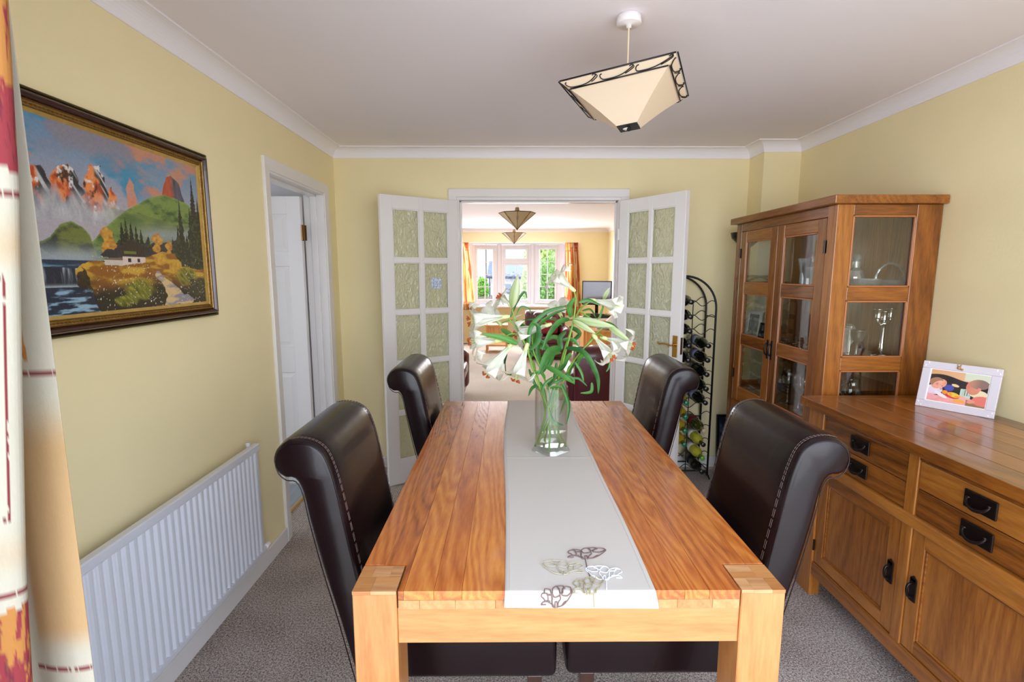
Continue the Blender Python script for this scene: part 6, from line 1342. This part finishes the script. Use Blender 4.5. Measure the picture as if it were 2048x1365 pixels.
def bud_mesh():
    nu, nv = 19, 22; u = np.linspace(0, 1, nu); P = np.zeros((nv, nu, 3)); C = np.zeros((nv, nu, 3))
    for j in range(nv):
        t = j/(nv-1); r = (math.sin(PI*min(t*1.02, 1)**.82)**.75)*1.0+.08*(1-t)
        if t > .97: r = .02
        for i in range(nu):
            a = 2*PI*i/(nu-1); rib = .86+.14*abs(math.cos(1.5*a)); P[j, i] = (r*rib*math.cos(a), r*rib*math.sin(a), t)
            g = (1-abs(math.cos(1.5*a)))**.7*.6+(1-t)*.35; C[j, i] = np.array(S(222, 226, 196))*(1-g)+np.array(S(146, 176, 84))*g
    o = painted('bud', nu, nv, lambda a, b: C, lambda a, b: P, PETALM); me = o.data; bpy.data.objects.remove(o); return me
BUD = bud_mesh()
for i, (k, b_, t_, r) in enumerate(BUDS):
    p, q = Vector(b_), Vector(t_); ax = q-p
    o = bpy.data.objects.new('bud', BUD); COL.objects.link(o); o.parent = lilies[k]; o.matrix_parent_inverse = Matrix.Translation(-Vector(lilies[k].location)); o.matrix_basis = Matrix.Translation(p) @ orient(ax) @ Matrix.Diagonal((r, r, ax.length, 1))
def leaf(k, pts, w):
    sp_ = spline(pts, 7); n = len(sp_); vs = []; fs = []
    cdir = Vector((0, -1, .25)).normalized()
    tw = rr.uniform(-.5, .5)
    for i, p in enumerate(sp_):
        a = sp_[max(i-1, 0)]; b = sp_[min(i+1, n-1)]; t = (b-a).normalized(); s = t.cross(cdir)
        if s.length < .2: s = Vector((1, 0, 0))
        s = s.normalized(); nr = s.cross(t).normalized(); u = i/(n-1)
        s = (s*math.cos(tw)+nr*math.sin(tw)); nr = s.cross(t).normalized()
        hw = w*.50*((u+.02)**.55)*((1.0-u)**.85)*1.55*.92+.0006
        for q in (-1, -.5, 0, .5, 1): vs.append(p+s*hw*q+nr*(abs(q)**1.3*hw*.35))
    for i in range(n-1):
        for j in range(4): fs.append((i*5+j, i*5+j+1, (i+1)*5+j+1, (i+1)*5+j))
    o = MB().add(vs, fs).build('leaf', LEAFM, lilies[k], smooth=True)
for k, pts, w in LEAVES: leaf(k, pts, w)

# ================================================================== LOUNGE
def rb(name, mat, parent, *b, r=.05, seg=4, **k):
    return MB().box(*b).build(name, mat, parent, bevel=r, seg=seg, smooth=True, **k)
def armchair(name, label, cat, loc, rz, W=.92, Dp=.88, sh=.44, ah=.62, bh=.90, group=None, n=1):
    t = thing(name, label, cat, loc, rz, group)
    rb('base', RED_LEATHER, t, -W/2+.02, W/2-.02, -Dp/2+.04, Dp/2-.04, .05, .30, r=.03)
    for s in (-1, 1):
        rb('arm', RED_LEATHER, t, s*(W/2)-(.2 if s > 0 else 0), s*(W/2)+(0 if s > 0 else .2), -Dp/2, Dp/2-.06, .08, ah, r=.085, seg=6)
    for j in range(n):
        a = -W/2+.19+(W-.38)*j/n; b = -W/2+.19+(W-.38)*(j+1)/n
        rb('seat_cushion', RED_LEATHER, t, a+.004, b-.004, -Dp/2+.0, Dp/2-.22, .28, sh, r=.05)
        rb('back_cushion', RED_LEATHER, t, a+.002, b-.002, Dp/2-.34, Dp/2-.10, .40, bh-.02, r=.08, seg=6)
    bk = MB().prism([(Dp/2-.20, .10), (Dp/2-.02, .10), (Dp/2+.04, bh-.10), (Dp/2+.02, bh-.02), (Dp/2-.08, bh), (Dp/2-.17, bh-.05)], -W/2+.06, W/2-.06, 'x'); bk.build('back_frame', RED_LEATHER, t, bevel=.04, seg=4, smooth=True)
    for sx in (-1, 1):
        for sy in (-1, 1): MB().lathe([(0,0),(.02,0),(.026,.05),(0,.05)], (sx*(W/2-.08), sy*(Dp/2-.09), 0), 10).build('foot', PINE_Z, t)
    return t
armchair('armchair', 'burgundy leather armchair with its back to the dining room, just inside the lounge', 'armchair', (.98, 4.75, 0), PI, bh=.84, ah=.58)
armchair('armchair', 'burgundy leather armchair standing alone near the bay window', 'armchair', (.66, 8.72, 0), 0.0, W=.84, bh=.80, ah=.54, sh=.40)
armchair('sofa', 'burgundy leather sofa along the left of the lounge, far from the door', 'sofa', (-1.25, 8.0, 0), PI/2+.1, W=1.7, bh=.86, ah=.60, n=2)
armchair('sofa', 'burgundy leather sofa by the lounge entrance, mostly hidden by the left french door', 'sofa', (-.92, 5.35, 0), PI/2, W=1.5, bh=.80, ah=.56, n=2)
th = MB().box(-.75, -.50, 7.10, 7.45, .60, .635); o = MB().box(-.25, .25, -.18, .18, 0, .02).build('throw', plain('patterned_throw', S(196, 168, 160), .9, vary=.35, vscale=60), bevel=.008); o.location = (-1.0, 7.28, .602); tag(o, 'pale patterned throw folded over the arm of the far sofa', 'throw')
cs = MB().box(-.2, .2, -.05, .05, 0, .30).build('cushion', plain('crimson_cushion', S(150, 30, 50), .7), bevel=.05, seg=4, smooth=True); cs.location = (.66, 8.60, .405); cs.rotation_euler = (-.2, 0, .1); tag(cs, 'crimson cushion on the armchair near the bay window', 'cushion')
# small side table and nest by the right wall
def side_table(label, loc, w, d, h, slats=0):
    t = thing('side_table', label, 'side table', loc)
    MB().box(-w/2, w/2, -d/2, d/2, h-.03, h).build('table_top', PINE_Z, t, bevel=.004)
    for sx in (-1, 1):
        for sy in (-1, 1): MB().box(sx*(w/2-.03)-.018, sx*(w/2-.03)+.018, sy*(d/2-.03)-.018, sy*(d/2-.03)+.018, 0, h-.03).build('leg', PINE_Z, t, bevel=.002)
    MB().box(-w/2+.03, w/2-.03, -d/2+.03, d/2-.03, .12, .14).build('lower_shelf', PINE_Z, t)
    MB().box(-w/2+.048, w/2-.048, -d/2+.02, -d/2+.035, h-.16, h-.03).build('drawer', PINE_Z, t, bevel=.002)
    for k in range(slats):
        y = -w/2+.06+(w-.12)*k/max(slats-1, 1); MB().box(y-.012, y+.012, -d/2+.012, -d/2+.028, .14, h-.16).build('slat', PINE_Z, t)
    return t
side_table('honey-coloured wooden side table with slats near the right lounge wall', (1.46, 7.55, 0), .52, .45, .62, 6)
side_table('small wooden side table by the bay window behind the lilies', (-.22, 9.35, 0), .42, .42, .52, 0)
tl_ = thing('table_lamp', 'small lamp with a tilted white cone shade on the honey-coloured side table', 'lamp', (1.56, 7.50, .62))
MB().lathe([(0,0),(.06,0),(.06,.012),(.01,.02),(.008,.14),(0,.14)]).build('base', PEWTER, tl_, smooth=True)
MB().lathe([(.075,0),(.030,.16),(.0,.16),(.028,.158),(.073,0)]).xf(Matrix.Translation((-.03, 0, .10)) @ Matrix.Rotation(.5, 4, 'Y')).build('lamp_shade', plain('white_shade', S(238, 236, 230), .6), tl_, smooth=True)
# television on its stand
ts = thing('television_stand', 'low wooden stand with a white top under the television', 'tv stand', (1.68, 9.35, 0))
MB().box(-.32, .32, -.24, .24, .60, .64).build('top', WHITE, ts, bevel=.004); MB().box(-.30, .30, -.22, .22, .04, .60).build('body', PINE_Z, ts, bevel=.004)
for s in (-1, 1): MB().box(s*.15-.135, s*.15+.135, -.232, -.220, .08, .56).build('door', PINE_Z, ts, bevel=.004)
av = MB().box(-.22, .22, -.14, .14, 0, .055).build('media_player', plain('black_plastic', S(24, 24, 26), .3), bevel=.004); av.location = (1.70, 9.30, .641); tag(av, 'flat black media box under the television', 'media player')
tv = thing('television', 'flat screen television reflecting the window, by the right lounge wall', 'television', (1.66, 9.42, .698), -.42)
MB().box(-.18, .18, -.12, .10, 0, .012).build('glass_base', plain('black_gloss', S(14, 14, 16), .08, coat=1), tv, bevel=.004); MB().box(-.03, .03, -.01, .03, .012, .20).build('neck', plain('black_gloss', S(14, 14, 16), .08), tv)
MB().box(-.285, .285, -.025, .03, .17, .62).build('bezel', plain('black_gloss', S(14, 14, 16), .08), tv, bevel=.006); MB().box(-.262, .262, -.028, -.024, .195, .600).build('screen', plain('reflecting_screen', S(176, 182, 192), .07, metal=.9), tv)
sk = MB()
for i, (x, a) in enumerate(((.0, .2), (.03, -.15))):
    o = MB().box(-.10, .10, -.07, .07, 0, .012).build('magazine', [CREAML, plain('magazine_grey', S(120, 122, 130), .4)][i], bevel=.002); o.location = (1.43, 7.50, .621+.0125*i); o.rotation_euler = (0, 0, a); tag(o, ['white magazine at the bottom of the pile on the slatted side table', 'grey magazine on top of the white one on the side table'][i], 'magazine')
# lounge pendants
def cone_pendant(label, x, y, zr, r, h):
    t = thing('cone_pendant', label, 'pendant light', (x, y, ZC), 0, 'lounge ceiling pendants')
    zr -= ZC; n = 8; AM = plain('amber_glass_shade', S(206, 186, 150), .5)
    MB().lathe([(0,0),(.042,0),(.042,-.02),(0,-.024)], n=20).build('ceiling_rose', UPVC, t, smooth=True); MB().tube([(0,0,-.02), (0,0,zr+.045)], .003, 6).build('cord', UPVC, t)
    MB().lathe([(0,.06),(.02,.06),(.03,.0),(0,0)], (0,0,zr), 12).build('lamp_holder', plain('pale_brass', S(180, 160, 120), .4, metal=.5), t, smooth=True)
    for k in range(n):
        a0, a1 = 2*PI*k/n, 2*PI*(k+1)/n; p = [(r*math.cos(a0), r*math.sin(a0), zr), (r*math.cos(a1), r*math.sin(a1), zr), (.012*math.cos(a1), .012*math.sin(a1), zr-h), (.012*math.cos(a0), .012*math.sin(a0), zr-h)]
        MB().hexa(p, [(q[0]*.97, q[1]*.97, q[2]+.004) for q in p]).build('shade_panel', AM, t)
    m = MB(); rim = [(r*1.01*math.cos(2*PI*k/n), r*1.01*math.sin(2*PI*k/n), zr) for k in range(n)]; m.tube(rim, .004, 6, closed=True)
    for k in range(n):
        a = 2*PI*k/n; m.tube([(r*1.01*math.cos(a), r*1.01*math.sin(a), zr), (.012*math.cos(a), .012*math.sin(a), zr-h)], .0028, 5)
        a2 = a+PI/n; e = .93; c = math.cos(PI/n)
        m.tube(spline([((r*c*.98)*math.cos(a2-.18), (r*c*.98)*math.sin(a2-.18), zr-.0), (r*.62*math.cos(a+.06), r*.62*math.sin(a+.06), zr-h*.38), (r*.30*c*math.cos(a2), r*.30*c*math.sin(a2), zr-h*.70)], 3), .0022, 5)
        m.tube(spline([((r*c*.98)*math.cos(a2+.18), (r*c*.98)*math.sin(a2+.18), zr-.0), (r*.62*math.cos(a2+PI/n-.06), r*.62*math.sin(a2+PI/n-.06), zr-h*.38), (r*.30*c*math.cos(a2), r*.30*c*math.sin(a2), zr-h*.70)], 3), .0022, 5)
    m.lathe([(0,-.02),(.008,-.012),(.014,0),(0,.004)], (0,0,zr-h), 8); m.build('leading', plain('bronze_leading', S(84, 66, 44), .5, metal=.4), t, smooth=True)
    return t
cone_pendant('leaded cone pendant hanging nearer the dining room', .095, 5.62, 2.122, .200, .165)
cone_pendant('leaded cone pendant hanging nearer the bay window', .095, 8.60, 2.130, .200, .160)
# lounge curtains
def l_col(u, v):
    c = mixc(S(240, 214, 160), S(228, 170, 92), sm(.35, .65, fbm(u*9, v*3)))
    m = (vn(u*16, v*5) > .60); c = np.where(m[..., None], mixc(S(214, 120, 60), S(180, 66, 50), fbm(u*60, v*40)), c)
    return .75*np.where(((np.abs((v*9) % 1-.5) > .485) & (vn(u*12, v*9) > .4))[..., None], np.array(S(170, 70, 60)), c)
def l_curtain(label, x0, x1, y, z0, z1, splay):
    t = thing('window_curtain', label, 'curtain', ((x0+x1)/2, y, z0), world=True)
    def pos(u, v):
        w = (1-v)*splay; x = x0+(x1-x0)*u; x = x+(u if splay > 0 else (u-1)*-1*-1)*0+w*(u if splay > 0 else (1-u))
        yy = y+.028*np.sin(u*2*PI*6+.6*np.sin(v*4))*(.5+.5*(1-v)); yy = np.where(v > .93, y+.014*np.sin(u*2*PI*12), yy); return np.stack([x, yy, z0+(z1-z0)*v], -1)
    painted('fabric', 120, 90, l_col, pos, CLOTH, t)
    MB().box(min(x0, x1)-.01, max(x0, x1)+.01, y-.006, y+.006, z1-.075, z1-.068).build('heading_tape', plain('tape', S(230, 200, 150), .8), t)
    return t
l_curtain('orange and cream patterned curtain at the left of the bay window', -1.06, -.80, FY-.07, .72, 2.07, .13)
l_curtain('orange and cream patterned curtain at the right of the bay window', 1.14, 1.40, FY-.07, .60, 2.07, .10)
MB_r = MB().tube([(-1.09, FY-.04, 2.065), (1.43, FY-.04, 2.065)], .010, 8).build('curtain_rail', UPVC); tag(MB_r, 'white curtain rail across the bay window', 'curtain rail')
# picture rail shelf item: plant pot on the sill, seen through the lilies
# ================================================================== OUTSIDE
struct(MB().box(-60, 60, -40, .38, -.25, -.13).build('ground_garden', plain('garden_paving', S(222, 214, 200), .9, vary=.05, vscale=1)))
struct(MB().box(-60, 60, 11.3, 120, -1.1, -.9).build('ground_street', plain('grey_tarmac', S(168, 168, 172), .9, vary=.06, vscale=1)))
HB = thing('bungalow', 'white rendered bungalow with a grey tiled roof across the street', 'house', (.3, 36, -.9), world=True)
hx0, hx1, hy0, hy1, ez, rz_ = -1.45, 2.6, 34, 42, 1.14, 2.16
WR = plain('white_render', S(236, 228, 222), .9)
MB().box(hx0+.25, hx1-.2, hy0+.4, hy1-.4, -.9, ez+.05).build('wall', WR, HB)
MB().prism([(hy0, ez), (hy1, ez), ((hy0+hy1)/2, rz_)], hx0+.1, hx1-.1, 'x').build('roof', TILE_GREY, HB)
til = MB(); nrow = 13
for j in range(nrow):
    ya = hy0-.05+(4.0*j/nrow); za = ez+(rz_-ez)*j/nrow
    for i in range(14):
        xa = hx0+(hx1-hx0)*i/14+(.1 if j % 2 else 0); til.hexa([(xa, ya, za+.02), (xa+.28, ya, za+.02), (xa+.28, ya+.36, za+.20), (xa, ya+.36, za+.20)], [(xa, ya, za+.07), (xa+.28, ya, za+.07), (xa+.28, ya+.36, za+.23), (xa, ya+.36, za+.23)])
til.build('roof_tiles', TILE_GREY, HB, kind='stuff')
MB().box(hx0, hx1, hy0-.10, hy0+.02, ez-.10, ez+.03).build('gutter', plain('dark_gutter', S(70, 72, 82), .6), HB)
for a, b in ((-.55, .25), (1.0, 1.7)):
    wdo = MB().box(a, b, hy0+.36, hy0+.44, -.1, .75).build('window', UPVC, HB); MB().box(a+.06, b-.06, hy0+.35, hy0+.37, -.04, .69).build('pane', plain('dark_pane', S(120, 130, 140), .2), wdo)
MB().tube([(-1.28, hy0+.3, -.9), (-1.28, hy0+.3, ez-.1)], .05, 8).build('downpipe', plain('dark_gutter', S(70, 72, 82), .6), HB)
pole = MB().tube([(-1.32, 30, -.9), (-1.32, 30, 3.2)], .045, 8).build('telegraph_pole', plain('pole_wood', S(120, 110, 104), .9)); tag(pole, 'thin dark telegraph pole in front of the bungalow', 'pole')
def foliage(name, label, cat, c, rad, n, cols, ls=.12, trunk=True, group=None, seed=0):
    R_r = np.random.RandomState(seed); t = thing(name, label, cat, (c[0], c[1], -.9), world=True, group=group)
    if trunk: MB().tube([(c[0], c[1], -.9), (c[0]+.05, c[1], c[2])], [.12, .06], 8).build('trunk', plain('bark', S(96, 80, 66), .9), t)
    V = []; 
    d = R_r.normal(size=(n, 3)); d /= np.linalg.norm(d, axis=1)[:, None]; rr_ = R_r.rand(n)**.4; lump = .75+.5*vn(d[:, 0]*2.2+5+seed, d[:, 2]*2.2+d[:, 1]+5)
    P = np.array(c)+d*rr_[:, None]*lump[:, None]*np.array(rad)
    A = R_r.normal(size=(n, 3)); A /= np.linalg.norm(A, axis=1)[:, None]; B = np.cross(A, R_r.normal(size=(n, 3))); B /= np.linalg.norm(B, axis=1)[:, None]
    s = ls*(.6+.8*R_r.rand(n))[:, None]
    V = np.stack([P-A*s, P+B*s*.5, P+A*s, P-B*s*.5], 1).reshape(-1, 3); F = np.arange(4*n).reshape(n, 4)
    C = np.repeat(np.array([mixc(cols[0], cols[1], q) for q in R_r.rand(n)]), 4, 0)
    me = bpy.data.meshes.new('foliage'); me.from_pydata(V.tolist(), [], F.tolist()); a = me.color_attributes.new('paint', 'FLOAT_COLOR', 'POINT'); a.data.foreach_set('color', np.hstack([C, np.ones((len(C), 1))]).ravel())
    me.materials.append(attr_mat('outdoor_leaf', .6, trans=.35)); o = bpy.data.objects.new('foliage', me); COL.objects.link(o); adopt(o, t); o['kind'] = 'stuff'
    return t
foliage('tree', 'dense bright green tree filling the right-hand lights of the bay window', 'tree', (1.55, 17.5, .75), (.95, .9, 1.35), 5200, (S(110, 160, 80), S(206, 226, 150)), .07, seed=1)
foliage('tree', 'yellow-green tree rising behind the dense tree at the bay window', 'tree', (2.1, 24, 2.3), (1.6, 1.2, 1.7), 2600, (S(186, 204, 110), S(226, 232, 160)), .12, seed=2)
foliage('tree', 'pale yellow-green tree beside the bungalow roof', 'tree', (1.25, 30, .9), (.55, .6, 1.5), 1500, (S(196, 208, 130), S(228, 232, 170)), .11, seed=4)
foliage('bush', 'bright green bush beyond the fence, left of the bungalow', 'bush', (-1.42, 27, .55), (.42, .5, .62), 1500, (S(110, 176, 60), S(186, 222, 110)), .09, trunk=False, seed=3)
fn = thing('fence', 'low brown wooden fence across the street left of the bungalow', 'fence', (-1.6, 26, -.9), world=True)
FB = plain('fence_wood', S(150, 124, 110), .9)
for k in range(14): MB().box(-2.6+k*.13, -2.6+k*.13+.11, 25.98, 26.0, -.9, .22).build('board', FB, fn)
for k in range(3): MB().box(-2.62+k*.85, -2.54+k*.85, 26.0, 26.08, -.9, .30).build('post', FB, fn)
MB().box(-2.6, -.8, 26.0, 26.04, -.1, -.02).build('rail', FB, fn)
wb_ = thing('wheelie_bin', 'blue wheeled bin standing in front of the fence', 'bin', (-.92, 21.0, -.9))
MB().hexa([(-.22,-.25,.06),(.22,-.25,.06),(.22,.25,.06),(-.22,.25,.06)], [(-.27,-.32,.98),(.27,-.32,.98),(.27,.32,.98),(-.27,.32,.98)]).build('body', plain('blue_plastic', S(70, 96, 160), .5), wb_, bevel=.02)
MB().box(-.29, .29, -.35, .34, .98, 1.04).build('lid', plain('blue_plastic', S(70, 96, 160), .5), wb_, bevel=.015)
for s in (-1, 1): MB().lathe([(0,-.02),(.09,-.02),(.09,.02),(0,.02)], n=16).xf(Matrix.Translation((s*.25, .25, .09)) @ Matrix.Rotation(PI/2, 4, 'Y')).build('wheel', BLACK, wb_)
